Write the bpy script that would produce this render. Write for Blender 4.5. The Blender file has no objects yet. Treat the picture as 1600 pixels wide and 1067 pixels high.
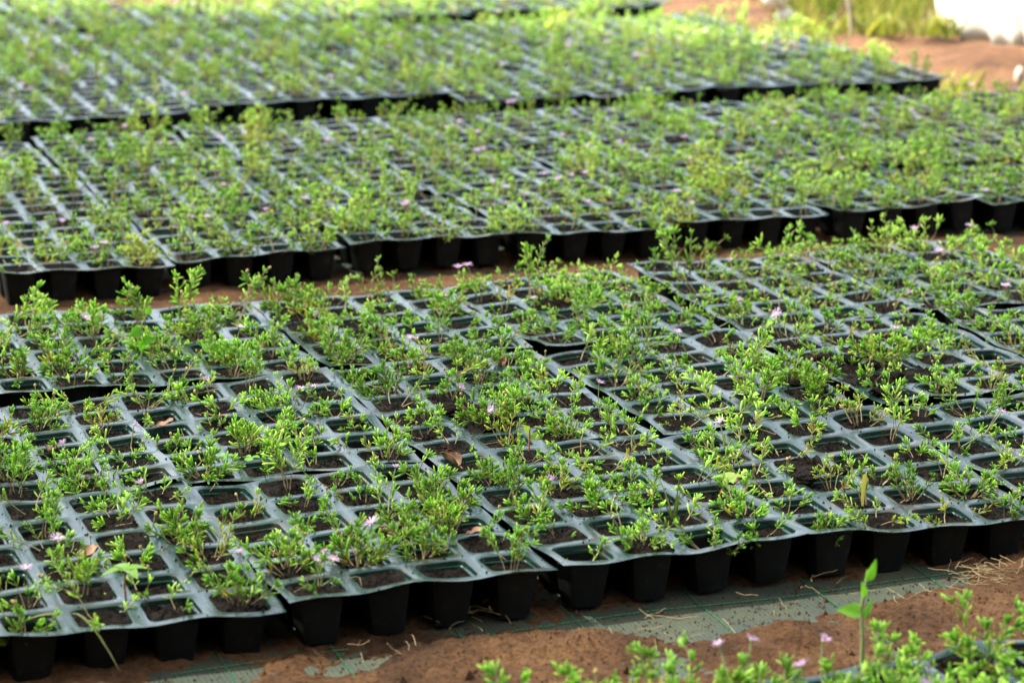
import bpy, math, random
import numpy as np
from mathutils import Vector, Matrix, noise as mnoise

# ---------------------------------------------------------------- base numbers
S = 0.065                                  # one cell pitch of a seedling tray, metres
DECK = 0.052                               # height of the tray tops above the ground
TH, X0, Y0 = 0.34224, 0.6485, 39.901       # where the bed's grid stands (cells) from the camera foot
FPX, PITCH, ROLL = 4345.87, 0.243624, 0.0037
CAMZ = 13.45 * S + DECK
rng = np.random.default_rng(11)
random.seed(5)
CT, ST = math.cos(TH), math.sin(TH)


def G(u, v, z=0.0):
    """bed grid (cells) -> world metres, z in metres above the ground"""
    return Vector(((X0 + u * CT - v * ST) * S, (Y0 + u * ST + v * CT) * S, z))


scene = bpy.context.scene
col = scene.collection

# ---------------------------------------------------------------- camera
cd = bpy.data.cameras.new('camera')
cam = bpy.data.objects.new('camera', cd)
col.objects.link(cam)
cd.sensor_width = 36.0
cd.lens = FPX / 1600 * 36.0
cd.clip_start, cd.clip_end = 0.05, 500
cam.location = (0, 0, CAMZ)
cam.rotation_euler = (Matrix.Rotation(math.pi / 2 - PITCH, 3, 'X') @ Matrix.Rotation(-ROLL, 3, 'Z')).to_euler()
cd.dof.use_dof = True
cd.dof.focus_distance = 3.12
cd.dof.aperture_fstop = 7.2
cd.dof.aperture_blades = 9
scene.camera = cam

# ---------------------------------------------------------------- sky, sun, exposure
SUN_EL, SUN_AZ = math.radians(56), math.radians(-78)   # azimuth clockwise from +Y: high on the left
w = bpy.data.worlds.new('World')
scene.world = w
w.use_nodes = True
nt = w.node_tree
sky = nt.nodes.new('ShaderNodeTexSky')
sky.sky_type = 'NISHITA'
sky.sun_disc = False
sky.sun_elevation = SUN_EL
sky.sun_rotation = SUN_AZ
sky.air_density = 1.0
sky.dust_density = 3.0
bg = nt.nodes['Background']
bg.inputs['Strength'].default_value = 0.12
hs = nt.nodes.new('ShaderNodeHueSaturation')
hs.inputs['Saturation'].default_value = 0.55          # hazy, milky sky
nt.links.new(sky.outputs[0], hs.inputs['Color'])
nt.links.new(hs.outputs[0], bg.inputs[0])
sl = bpy.data.lights.new('sun', 'SUN')
sl.energy = 4.8
sl.angle = math.radians(0.5)
sl.color = (1.0, 0.95, 0.86)
sun = bpy.data.objects.new('sun', sl)
col.objects.link(sun)
TOSUN = Vector((math.sin(SUN_AZ) * math.cos(SUN_EL), math.cos(SUN_AZ) * math.cos(SUN_EL), math.sin(SUN_EL)))
sun.rotation_euler = (-TOSUN).to_track_quat('-Z', 'Y').to_euler()
scene.view_settings.view_transform = 'Standard'
scene.view_settings.look = 'None'
scene.view_settings.exposure = 2.68
scene.view_settings.gamma = 1.0
scene.view_settings.use_curve_mapping = False
scene.cycles.max_bounces = 8
scene.cycles.transparent_max_bounces = 8
scene.cycles.use_denoising = True


def project(P):
    """world point -> photograph pixel (1600 wide), used only to leave out what the frame does not show"""
    d = P - Vector((0, 0, CAMZ))
    cp, sp = math.cos(PITCH), math.sin(PITCH)
    f = d.y * cp - d.z * sp
    return 800 + FPX * d.x / f, 533.5 - FPX * (d.y * sp + d.z * cp) / f


def in_frame(P, m=60):
    x, y = project(P)
    return -m < x < 1600 + m and -m < y < 1067 + m


# ---------------------------------------------------------------- material helpers
def new_mat(name):
    m = bpy.data.materials.new(name)
    m.use_nodes = True
    n = m.node_tree.nodes
    return m, n, m.node_tree.links, n['Principled BSDF']


def tex_noise(n, l, vec, scale, detail=4, rough=0.6):
    t = n.new('ShaderNodeTexNoise')
    t.inputs['Scale'].default_value = scale
    t.inputs['Detail'].default_value = detail
    t.inputs['Roughness'].default_value = rough
    l.new(vec, t.inputs['Vector'])
    return t


def ramp(n, l, fac, stops):
    r = n.new('ShaderNodeValToRGB')
    e = r.color_ramp.elements
    while len(e) < len(stops):
        e.new(0.5)
    for k, (p, c) in enumerate(stops):
        e[k].position = p
        e[k].color = (*c, 1) if len(c) == 3 else c
    l.new(fac, r.inputs['Fac'])
    return r


def mixc(n, l, fac, a, b, mode='MIX'):
    m = n.new('ShaderNodeMix')
    m.data_type = 'RGBA'
    m.blend_type = mode
    for s, x in ((m.inputs['Factor'], fac), (m.inputs['A'], a), (m.inputs['B'], b)):
        if hasattr(x, 'is_linked') or hasattr(x, 'links'):
            l.new(x, s)
        else:
            s.default_value = x if not isinstance(x, tuple) else (*x, 1)
    return m.outputs['Result']


def bump(n, l, h, b, strength, dist):
    bp = n.new('ShaderNodeBump')
    bp.inputs['Strength'].default_value = strength
    bp.inputs['Distance'].default_value = dist
    l.new(h, bp.inputs['Height'])
    l.new(bp.outputs[0], b.inputs['Normal'])


def world_pos(n):
    return n.new('ShaderNodeNewGeometry').outputs['Position']


def mat_plastic():
    m, n, l, b = new_mat('green_black_plastic')
    p = world_pos(n)
    a = tex_noise(n, l, p, 9, 5, 0.65)
    c = tex_noise(n, l, p, 60, 5, 0.7)
    dust = ramp(n, l, a.outputs['Fac'], [(0.42, (0, 0, 0)), (0.72, (1, 1, 1))])
    spk = ramp(n, l, c.outputs['Fac'], [(0.45, (0.25, 0.25, 0.25)), (0.7, (1, 1, 1))])
    f = mixc(n, l, 1.0, dust.outputs[0], spk.outputs[0], 'MULTIPLY')
    base = mixc(n, l, f, (0.0035, 0.020, 0.015), (0.020, 0.040, 0.033))
    # crumbs of potting mix washed over the webs
    d = tex_noise(n, l, p, 420, 2, 0.5)
    dm = ramp(n, l, d.outputs['Fac'], [(0.66, (0, 0, 0)), (0.69, (1, 1, 1))])
    e = tex_noise(n, l, p, 14, 3, 0.6)
    em = ramp(n, l, e.outputs['Fac'], [(0.46, (0, 0, 0)), (0.6, (1, 1, 1))])
    g = mixc(n, l, 1.0, dm.outputs[0], em.outputs[0], 'MULTIPLY')
    base = mixc(n, l, g, base, (0.02, 0.013, 0.009))
    # soil washed into brown smears, and pale dried water marks
    s1 = tex_noise(n, l, p, 17, 6, 0.72)
    sm = ramp(n, l, s1.outputs['Fac'], [(0.53, (0, 0, 0)), (0.66, (0.75, 0.75, 0.75))])
    base = mixc(n, l, sm.outputs[0], base, (0.042, 0.028, 0.018))
    s2 = tex_noise(n, l, p, 45, 4, 0.8)
    wm_ = ramp(n, l, s2.outputs['Fac'], [(0.68, (0, 0, 0)), (0.72, (0.6, 0.6, 0.6))])
    base = mixc(n, l, wm_.outputs[0], base, (0.22, 0.25, 0.23))
    l.new(base, b.inputs['Base Color'])
    r = ramp(n, l, f, [(0.0, (0.25,) * 3), (1.0, (0.5,) * 3)])
    l.new(r.outputs[0], b.inputs['Roughness'])
    b.inputs['Specular IOR Level'].default_value = 0.42
    bump(n, l, c.outputs['Fac'], b, 0.12, 0.0015)
    return m


def mat_pot():
    m, n, l, b = new_mat('black_pot_plastic')
    p = world_pos(n)
    a = tex_noise(n, l, p, 70, 5, 0.7)
    r = ramp(n, l, a.outputs['Fac'], [(0.35, (0.0015, 0.002, 0.002)), (0.58, (0.003, 0.004, 0.0035)), (0.72, (0.022, 0.015, 0.010))])
    l.new(r.outputs[0], b.inputs['Base Color'])
    b.inputs['Roughness'].default_value = 0.55
    b.inputs['Specular IOR Level'].default_value = 0.2
    bump(n, l, a.outputs['Fac'], b, 0.2, 0.001)
    return m


def mat_potting():
    m, n, l, b = new_mat('potting_mix')
    p = world_pos(n)
    a = tex_noise(n, l, p, 190, 6, 0.75)
    c = tex_noise(n, l, p, 22, 3, 0.6)
    r = ramp(n, l, a.outputs['Fac'], [(0.34, (0.003, 0.0017, 0.001)), (0.5, (0.012, 0.006, 0.0032)), (0.64, (0.038, 0.020, 0.010)), (0.78, (0.12, 0.07, 0.038))])
    base = mixc(n, l, ramp(n, l, c.outputs['Fac'], [(0.35, (0, 0, 0)), (0.7, (1, 1, 1))]).outputs[0], r.outputs[0], mixc(n, l, 1.0, r.outputs[0], (0.5, 0.5, 0.5), 'MULTIPLY'))
    l.new(base, b.inputs['Base Color'])
    b.inputs['Roughness'].default_value = 0.85
    b.inputs['Specular IOR Level'].default_value = 0.15
    bump(n, l, a.outputs['Fac'], b, 1.0, 0.012)
    return m


def mat_red_soil(name, dry):  # dry is only a brightness factor on the soil colour
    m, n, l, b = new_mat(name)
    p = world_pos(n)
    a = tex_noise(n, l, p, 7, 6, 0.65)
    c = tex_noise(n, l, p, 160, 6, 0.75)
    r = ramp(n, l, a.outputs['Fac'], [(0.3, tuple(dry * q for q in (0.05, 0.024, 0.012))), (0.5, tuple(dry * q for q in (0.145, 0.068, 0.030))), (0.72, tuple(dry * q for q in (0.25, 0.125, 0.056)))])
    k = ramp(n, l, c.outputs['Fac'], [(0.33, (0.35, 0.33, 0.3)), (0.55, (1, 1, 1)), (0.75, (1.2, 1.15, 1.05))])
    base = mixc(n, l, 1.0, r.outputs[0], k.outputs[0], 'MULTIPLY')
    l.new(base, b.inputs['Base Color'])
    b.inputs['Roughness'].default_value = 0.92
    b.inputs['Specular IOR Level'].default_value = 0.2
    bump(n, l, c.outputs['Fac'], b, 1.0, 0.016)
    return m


def mat_weed_mat():
    m, n, l, b = new_mat('woven_weed_mat')
    p = world_pos(n)
    mp = n.new('ShaderNodeMapping')
    mp.inputs['Rotation'].default_value = (0, 0, -TH)
    l.new(p, mp.inputs['Vector'])
    wv = []
    for d in ('X', 'Y'):
        t = n.new('ShaderNodeTexWave')
        t.bands_direction = d
        t.inputs['Scale'].default_value = 62 if d == 'X' else 80
        t.inputs['Distortion'].default_value = 0.25
        l.new(mp.outputs[0], t.inputs['Vector'])
        wv.append(t.outputs['Fac'])
    wm = mixc(n, l, 0.5, wv[0], wv[1])
    a = tex_noise(n, l, p, 11, 6, 0.65)
    s = tex_noise(n, l, p, 130, 4, 0.7)
    dust = ramp(n, l, a.outputs['Fac'], [(0.36, (0, 0, 0)), (0.62, (1, 1, 1))])
    yarn = mixc(n, l, wm, (0.016, 0.026, 0.021), (0.034, 0.048, 0.036))
    base = mixc(n, l, dust.outputs[0], yarn, mixc(n, l, wm, (0.04, 0.046, 0.027), (0.066, 0.07, 0.042)))
    base = mixc(n, l, ramp(n, l, s.outputs['Fac'], [(0.6, (0, 0, 0)), (0.75, (0.8,) * 3)]).outputs[0], base, (0.09, 0.045, 0.02))
    l.new(base, b.inputs['Base Color'])
    b.inputs['Roughness'].default_value = 0.75
    bump(n, l, wm, b, 0.5, 0.001)
    return m


def mat_leaf(name, dark, mid, light, old, transl=0.3):
    """colour comes from the leaf attribute: r = leaf by leaf tint, g = place along the leaf, b = how far it has yellowed"""
    m, n, l, b = new_mat(name)
    at = n.new('ShaderNodeAttribute')
    at.attribute_name = 'leaf'
    sp = n.new('ShaderNodeSeparateColor')
    l.new(at.outputs['Color'], sp.inputs[0])
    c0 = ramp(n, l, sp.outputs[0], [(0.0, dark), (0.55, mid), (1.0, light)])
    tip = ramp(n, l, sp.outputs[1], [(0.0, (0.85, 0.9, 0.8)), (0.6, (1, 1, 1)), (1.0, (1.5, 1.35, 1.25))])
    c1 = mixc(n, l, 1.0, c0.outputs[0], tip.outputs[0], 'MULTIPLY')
    c2 = mixc(n, l, sp.outputs[2], c1, old)
    l.new(c2, b.inputs['Base Color'])
    b.inputs['Roughness'].default_value = 0.42
    b.inputs['Specular IOR Level'].default_value = 0.38
    b.inputs['Sheen Weight'].default_value = 0.1
    b.inputs['Sheen Roughness'].default_value = 0.35
    b.inputs['Sheen Tint'].default_value = (0.8, 1.0, 0.6, 1)
    tr = n.new('ShaderNodeBsdfTranslucent')
    l.new(mixc(n, l, 1.0, c2, (1.5, 1.6, 0.7), 'MULTIPLY'), tr.inputs['Color'])
    mx = n.new('ShaderNodeMixShader')
    mx.inputs[0].default_value = transl
    l.new(b.outputs[0], mx.inputs[1])
    l.new(tr.outputs[0], mx.inputs[2])
    l.new(mx.outputs[0], n['Material Output'].inputs['Surface'])
    return m


def mat_plain(name, c1, c2, scale=60, rough=0.7, transl=0.0):
    m, n, l, b = new_mat(name)
    a = tex_noise(n, l, world_pos(n), scale, 5, 0.65)
    r = ramp(n, l, a.outputs['Fac'], [(0.3, c1), (0.7, c2)])
    l.new(r.outputs[0], b.inputs['Base Color'])
    b.inputs['Roughness'].default_value = rough
    bump(n, l, a.outputs['Fac'], b, 0.3, 0.002)
    if transl:
        tr = n.new('ShaderNodeBsdfTranslucent')
        l.new(r.outputs[0], tr.inputs['Color'])
        mx = n.new('ShaderNodeMixShader')
        mx.inputs[0].default_value = transl
        l.new(b.outputs[0], mx.inputs[1])
        l.new(tr.outputs[0], mx.inputs[2])
        l.new(mx.outputs[0], n['Material Output'].inputs['Surface'])
    return m


M_PLASTIC, M_POT, M_MIX, M_MAT = mat_plastic(), mat_pot(), mat_potting(), mat_weed_mat()
M_SOIL = mat_red_soil('shaded_red_soil', 1.3)  # shaded copy of the red soil, brightened in colour for the path
M_SUNLIT_SOIL = mat_red_soil('sunlit_red_soil', 1.05)  # sunlit copy of the same soil, its light level set in the colour
M_LEAF = mat_leaf('succulent_leaf', (0.08, 0.20, 0.020), (0.215, 0.415, 0.045), (0.46, 0.62, 0.15), (0.52, 0.36, 0.05), 0.42)
M_BROAD = mat_leaf('broad_leaf', (0.05, 0.16, 0.02), (0.11, 0.30, 0.03), (0.22, 0.42, 0.06), (0.42, 0.34, 0.06), 0.4)
M_GRASS = mat_leaf('grass_blade', (0.026, 0.06, 0.006), (0.085, 0.125, 0.012), (0.20, 0.20, 0.035), (0.30, 0.23, 0.09), 0.4)
M_STEM = mat_plain('plant_stem', (0.16, 0.11, 0.06), (0.32, 0.24, 0.12), 200)
M_STALK = mat_plain('flower_stalk', (0.14, 0.17, 0.06), (0.26, 0.28, 0.12), 200)
M_RED = mat_plain('red_stem', (0.25, 0.05, 0.03), (0.38, 0.14, 0.07), 200)
M_PETAL = mat_plain('lilac_petal', (0.52, 0.30, 0.52), (0.68, 0.47, 0.66), 150, 0.6, 0.35)
M_CENTRE = mat_plain('pale_flower_centre', (0.75, 0.62, 0.45), (0.85, 0.80, 0.65), 300)
M_BUD = mat_plain('flower_bud', (0.28, 0.24, 0.06), (0.42, 0.28, 0.10), 300)
M_DEAD = mat_plain('dead_leaf', (0.07, 0.035, 0.02), (0.24, 0.12, 0.06), 90, 0.6)
M_TAN = mat_plain('tan_dead_leaf', (0.15, 0.07, 0.036), (0.28, 0.14, 0.075), 90, 0.6)
M_STRAW = mat_plain('dry_straw', (0.14, 0.085, 0.04), (0.36, 0.26, 0.13), 60)
M_THREAD = mat_plain('green_thread', (0.01, 0.14, 0.06), (0.03, 0.26, 0.12), 200, 0.5)
M_WHITE = mat_plain('white_plastic', (0.40, 0.365, 0.30), (0.54, 0.51, 0.45), 6, 0.5, 0.3)
M_PALE = mat_plain('pale_wood', (0.22, 0.17, 0.12), (0.36, 0.29, 0.21), 40, 0.7)
M_STONE = mat_plain('white_stone', (0.6, 0.55, 0.47), (0.82, 0.8, 0.76), 25, 0.35)


# ---------------------------------------------------------------- mesh helpers
def mesh_from(name, V, F, mats, smooth=True, attr=None, midx=None, sharp=0):
    """V (n,3) array, F list of index arrays (each (m,k) of equal k)"""
    me = bpy.data.meshes.new(name)
    V = np.asarray(V, np.float32)
    me.vertices.add(len(V))
    me.vertices.foreach_set('co', V.ravel())
    F = [np.asarray(f, np.int32) for f in F if len(f)]
    if F:
        loops = np.concatenate([f.ravel() for f in F])
        tot = np.concatenate([np.full(len(f), f.shape[1], np.int32) for f in F])
        start = np.concatenate([[0], np.cumsum(tot)[:-1]]).astype(np.int32)
        me.loops.add(len(loops))
        me.loops.foreach_set('vertex_index', loops)
        me.polygons.add(len(tot))
        me.polygons.foreach_set('loop_start', start)
        me.polygons.foreach_set('use_smooth', np.full(len(tot), smooth, bool))
        if midx is not None:
            me.polygons.foreach_set('material_index', np.asarray(midx, np.int32))
    if attr is not None:
        a = me.attributes.new('leaf', 'FLOAT_COLOR', 'POINT')
        a.data.foreach_set('color', np.asarray(attr, np.float32).ravel())
    me.update(calc_edges=True)
    me.validate()
    if sharp:
        me.set_sharp_from_angle(angle=math.radians(sharp))
    for m in (mats if isinstance(mats, (list, tuple)) else [mats]):
        me.materials.append(m)
    return me


def link(name, data, parent=None, loc=None, kind=None):
    o = bpy.data.objects.new(name, data)
    col.objects.link(o)
    if parent is not None:
        o.parent = parent
    if loc is not None:
        o.location = loc
    if kind:
        o['kind'] = kind
    return o


def tag(o, label, cat, group=None):
    o['label'] = label
    o['category'] = cat
    if group:
        o['group'] = group
    return o


def rrect(h, r, k):
    """rounded square ring, half size h, corner radius r, k points per quarter (4k points), from the +x axis round"""
    pts = []
    for q in range(4):
        c = np.array([[1, 1], [-1, 1], [-1, -1], [1, -1]][q]) * (h - r)
        a0 = q * math.pi / 2
        m = k - 2
        seq = [(c[0] + r * math.cos(a0 + math.pi / 2 * t / (m - 1)), c[1] + r * math.sin(a0 + math.pi / 2 * t / (m - 1))) for t in range(m)]
        # the straight side that follows
        nx = np.array([[-1, 1], [-1, -1], [1, -1], [1, 1]][q]) * (h - r)
        e = seq[-1]
        a1 = a0 + math.pi / 2
        s = (nx[0] + r * math.cos(a1), nx[1] + r * math.sin(a1))
        seq += [(e[0] + (s[0] - e[0]) * t / 3, e[1] + (s[1] - e[1]) * t / 3) for t in (1, 2)]
        pts += seq
    return np.array(pts)


def tubes(segs, sides=4):
    """segs: list of (p0, p1, r0, r1) -> V, quads"""
    if not segs:
        return np.zeros((0, 3)), np.zeros((0, 4), int)
    A = np.array([s[0] for s in segs], float)
    B = np.array([s[1] for s in segs], float)
    R0 = np.array([s[2] for s in segs])
    R1 = np.array([s[3] for s in segs])
    D = B - A
    D /= np.linalg.norm(D, axis=1, keepdims=True) + 1e-12
    U = np.cross(D, np.array([0.31, 0.85, 0.42]))
    U /= np.linalg.norm(U, axis=1, keepdims=True) + 1e-12
    W = np.cross(D, U)
    V = []
    for k in range(sides):
        a = 2 * math.pi * k / sides
        d = U * math.cos(a) + W * math.sin(a)
        V.append(A + d * R0[:, None])
        V.append(B + d * R1[:, None])
    V = np.stack(V, 1)                                   # n, 2*sides, 3
    n = len(segs)
    q = np.array([[2 * k, 2 * ((k + 1) % sides), 2 * ((k + 1) % sides) + 1, 2 * k + 1] for k in range(sides)])
    F = (np.arange(n)[:, None, None] * 2 * sides + q[None]).reshape(-1, 4)
    return V.reshape(-1, 3), F


def leaf_arrays(LV, low=False):
    """LV: array of rows P(3) D(3) N(3) L W bend tint old -> V, [quads, tris], attr"""
    LV = np.asarray(LV, float)
    n = len(LV)
    P, D, N = LV[:, 0:3], LV[:, 3:6], LV[:, 6:9]
    L, W, bend, tint, old = LV[:, 9], LV[:, 10], LV[:, 11], LV[:, 12], LV[:, 13]
    D = D / (np.linalg.norm(D, axis=1, keepdims=True) + 1e-9)
    X = np.cross(D, N)
    X /= np.linalg.norm(X, axis=1, keepdims=True) + 1e-9
    Z = np.cross(X, D)
    if low:
        T, R, sides = [0.0, 0.6], [0.5, 1.0], 3
    else:
        T, R, sides = [0.0, 0.3, 0.7, 0.93], [0.42, 0.86, 1.0, 0.62], 4
    V, C = [], []
    for t, r in zip(T, R):
        cen = P + D * (L * t)[:, None] + Z * (bend * L * t * t)[:, None]
        for k in range(sides):
            a = 2 * math.pi * k / sides
            V.append(cen + X * (math.cos(a) * W * r * 0.5)[:, None] + Z * (math.sin(a) * W * r * 0.40)[:, None])
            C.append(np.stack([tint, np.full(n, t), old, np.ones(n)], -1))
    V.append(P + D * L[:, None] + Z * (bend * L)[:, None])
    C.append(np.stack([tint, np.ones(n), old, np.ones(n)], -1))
    V = np.stack(V, 1)
    C = np.stack(C, 1)
    m = V.shape[1]
    q = [[r * sides + k, r * sides + (k + 1) % sides, (r + 1) * sides + (k + 1) % sides, (r + 1) * sides + k]
         for r in range(len(T) - 1) for k in range(sides)]
    t3 = [[(len(T) - 1) * sides + k, (len(T) - 1) * sides + (k + 1) % sides, m - 1] for k in range(sides)]
    o = np.arange(n)[:, None, None] * m
    return V.reshape(-1, 3), [(o + np.array(q)[None]).reshape(-1, 4), (o + np.array(t3)[None]).reshape(-1, 3)], C.reshape(-1, 4)


# ---------------------------------------------------------------- setting: ground, weed mat, soil drifts
def fbm(x, y, seed, octs=5, f=1.0, gain=0.55):
    out = np.zeros_like(x)
    amp = 1.0
    r = np.random.default_rng(seed)
    for o in range(octs):
        n = 64
        tab = r.random((n, n))
        fx, fy = x * f + r.random() * 50, y * f + r.random() * 50
        ix, iy = np.floor(fx).astype(int), np.floor(fy).astype(int)
        tx, ty = fx - ix, fy - iy
        tx, ty = tx * tx * (3 - 2 * tx), ty * ty * (3 - 2 * ty)
        a, b = tab[ix % n, iy % n], tab[(ix + 1) % n, iy % n]
        c, d = tab[ix % n, (iy + 1) % n], tab[(ix + 1) % n, (iy + 1) % n]
        out += amp * ((a * (1 - tx) + b * tx) * (1 - ty) + (c * (1 - tx) + d * tx) * ty - 0.5)
        amp *= gain
        f *= 2.03
    return out


def grid_sheet(us, vs, hfun):
    U, Vv = np.meshgrid(us, vs)
    H = hfun(U, Vv)
    X = (X0 + U * CT - Vv * ST) * S
    Y = (Y0 + U * ST + Vv * CT) * S
    V = np.stack([X, Y, H], -1).reshape(-1, 3)
    nu, nv = len(us), len(vs)
    i = (np.arange(nv - 1)[:, None] * nu + np.arange(nu - 1)[None]).reshape(-1)
    return V, [np.stack([i, i + 1, i + nu + 1, i + nu], -1)]


def far_h(U, V):
    h = fbm(U, V, 3, 5, 0.35) * 0.018 - 0.012
    # bank of soil beyond the beds on the right
    h += 0.035 * np.exp(-(((U - 33.0) / 1.2) ** 2 + ((V - 55.3) / 0.9) ** 2))
    h += 0.05 * np.exp(-(((U - 35.5) / 2.5) ** 2 + ((V - 49.0) / 2.0) ** 2))
    return h


far = np.concatenate([np.linspace(-6000, -60, 14), np.linspace(-50, 60, 150), np.linspace(70, 6000, 14)])
farv = np.concatenate([np.linspace(-6000, -60, 14), np.linspace(-50, 90, 180), np.linspace(100, 6000, 14)])


def ground_h(U, V):
    near = ((U > -40) & (U < 50) & (V > -40) & (V < 85))
    beds = (V < 66) & (U < 29.5) & (V > -30)
    h = np.where(near, far_h(U, V), -0.03)
    return np.where(beds & near, -0.03, h)


V_, F_ = grid_sheet(far, farv, ground_h)
link('ground', mesh_from('ground', V_, F_, M_SUNLIT_SOIL), kind='structure')

mu, mv = np.linspace(-22, 29, 160), np.linspace(-13, 64, 220)
V_, F_ = grid_sheet(mu, mv, lambda U, V: fbm(U, V, 8, 3, 0.5) * 0.0006)
link('weed_mat', mesh_from('weed_mat', V_, F_, M_MAT), kind='structure')

MATC = [(0.89, -0.24), (1.76, -0.69), (2.7, -0.71), (3.34, -0.47), (4.22, -0.45), (4.85, -0.51), (5.63, -0.3), (2.0, -1.1), (3.0, -1.25), (6.3, -0.4),
        (-5.44, -0.51), (-3.45, -0.92), (2.16, 0.26), (3.4, 0.1)]
SOILC = [(5.08, -1.99), (7.3, -0.92), (6.9, -2.08), (-1.36, -0.8), (-0.38, -1.42), (3.0, -2.3), (-2.74, -1.44), (2.39, -2.3), (0.1, -1.5), (8.2, -0.5), (5.6, -1.4)]


def drift_h(U, V):
    x, y = U * S, V * S
    h = fbm(x, y, 21, 6, 9.0, 0.66) * 0.009 + fbm(x, y, 22, 4, 90.0, 0.7) * 0.0045 + 0.0030
    for (a, b) in MATC:
        h -= 0.011 * np.exp(-((U - a) ** 2 / 0.42 + (V - b) ** 2 / 0.22))
    for (a, b) in SOILC:
        h += 0.010 * np.exp(-((U - a) ** 2 / 0.6 + (V - b) ** 2 / 0.25))
    gap = np.exp(-((V - 21.3) / 1.6) ** 2)
    h += 0.006 * gap
    e = np.minimum.reduce([U + 21, 28 - U, V + 12, 63 - V])
    return np.where(e < 0.5, h - 0.03 * (0.5 - e), h)


def sheet_part(u0, u1, v0, v1, du, dv):
    return grid_sheet(np.arange(u0, u1, du), np.arange(v0, v1, dv), drift_h)


parts, base = [], 0
VV, FF = [], []
for (a, b, c, d, e, f) in ((-12, 13, -4.2, 2.6, 0.09, 0.06), (-12, 26, 18.2, 25, 0.16, 0.11)):
    v_, f_ = sheet_part(a, b, c, d, e, f)
    VV.append(v_)
    FF.append(f_[0] + base)
    base += len(v_)
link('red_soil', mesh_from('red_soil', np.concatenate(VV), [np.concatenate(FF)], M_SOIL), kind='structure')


def stitched(points, rnd):
    """woven marker thread on the mat: a row of short raised stitches"""
    segs = []
    for (a, b) in zip(points[:-1], points[1:]):
        n = max(2, int((b - a).length / 0.0042))
        for k in range(n):
            p = a.lerp(b, k / n)
            q = a.lerp(b, (k + 0.72) / n)
            j = Vector((rnd.normal(0, 0.0002), rnd.normal(0, 0.0002), 0.0004))
            segs.append((p + j, q + j, 0.0008, 0.0008))
    return segs


segs = []
for u in (-5.2, -3.54, -1.6, 0.25, 2.29, 4.25, 6.2, 8.2):
    segs += stitched([G(u + 0.03 * math.sin(t), t, 0.001) for t in np.linspace(1.2, -3.2, 12)], rng)
segs += stitched([G(t, -0.28 + 0.06 * math.sin(t * 1.3), 0.001) for t in np.linspace(-6, 9, 40)], rng)
v_, f_ = tubes(segs, 3)
link('green_thread', mesh_from('green_thread', v_, [f_], M_THREAD), kind='stuff')

# unseen shade sheet added over the beds (out of the frame): it softens the light on the trays and ends before the sunlit bank
m, n, l, b = new_mat('added_shade_sheet')
n.remove(b)
tl = n.new('ShaderNodeBsdfTranslucent')
tl.inputs['Color'].default_value = (0.13, 0.135, 0.115, 1)
tp = n.new('ShaderNodeBsdfTransparent')
tp.inputs['Color'].default_value = (0.9, 0.95, 0.9, 1)
mx = n.new('ShaderNodeMixShader')
mx.inputs[0].default_value = 0.26
l.new(tl.outputs[0], mx.inputs[1])
l.new(tp.outputs[0], mx.inputs[2])
l.new(mx.outputs[0], n['Material Output'].inputs['Surface'])
SHADEZ = 2.6
sh = TOSUN * (SHADEZ / TOSUN.z)


def shade_edge(u, v):
    p = G(u, v)
    return Vector((p.x + sh.x, p.y + sh.y, SHADEZ))


e0, e1, e2, e3 = shade_edge(17.5, 62), shade_edge(23.0, 53), shade_edge(29.3, 45), shade_edge(34, 20)
e4 = shade_edge(60, -40)
poly = [e0, e1, e2, e3, e4, Vector((8, -14, SHADEZ)), Vector((-14, -14, SHADEZ)), Vector((-14, e0.y + 0.4, SHADEZ))]
top = [p + Vector((0, 0, 0.004)) for p in poly]
me = bpy.data.meshes.new('added_shade_sheet')
k = len(poly)
me.from_pydata([tuple(p) for p in poly], [], [tuple(range(k))])
me.materials.append(m)
o = link('added_shade_cover', me, kind='structure')

# dark panel added unseen behind the camera to block sky light
V_ = np.array([(-12, -1.2, 0), (9, -1.2, 0), (9, -1.2, SHADEZ - 0.02), (-12, -1.2, SHADEZ - 0.02), (-12, -1.215, 0), (9, -1.215, 0), (9, -1.215, SHADEZ - 0.02), (-12, -1.215, SHADEZ - 0.02)], float)
link('added_light_block', mesh_from('added_light_block', V_, [np.array([[0, 1, 2, 3], [4, 7, 6, 5], [0, 4, 5, 1], [3, 2, 6, 7], [0, 3, 7, 4], [1, 5, 6, 2]])],
                             mat_plain('light_block_dark', (0.012, 0.016, 0.012), (0.03, 0.036, 0.028), 4, 0.8), smooth=False), kind='structure')


# ---------------------------------------------------------------- seedling trays
H_OPEN = 0.39


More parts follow.
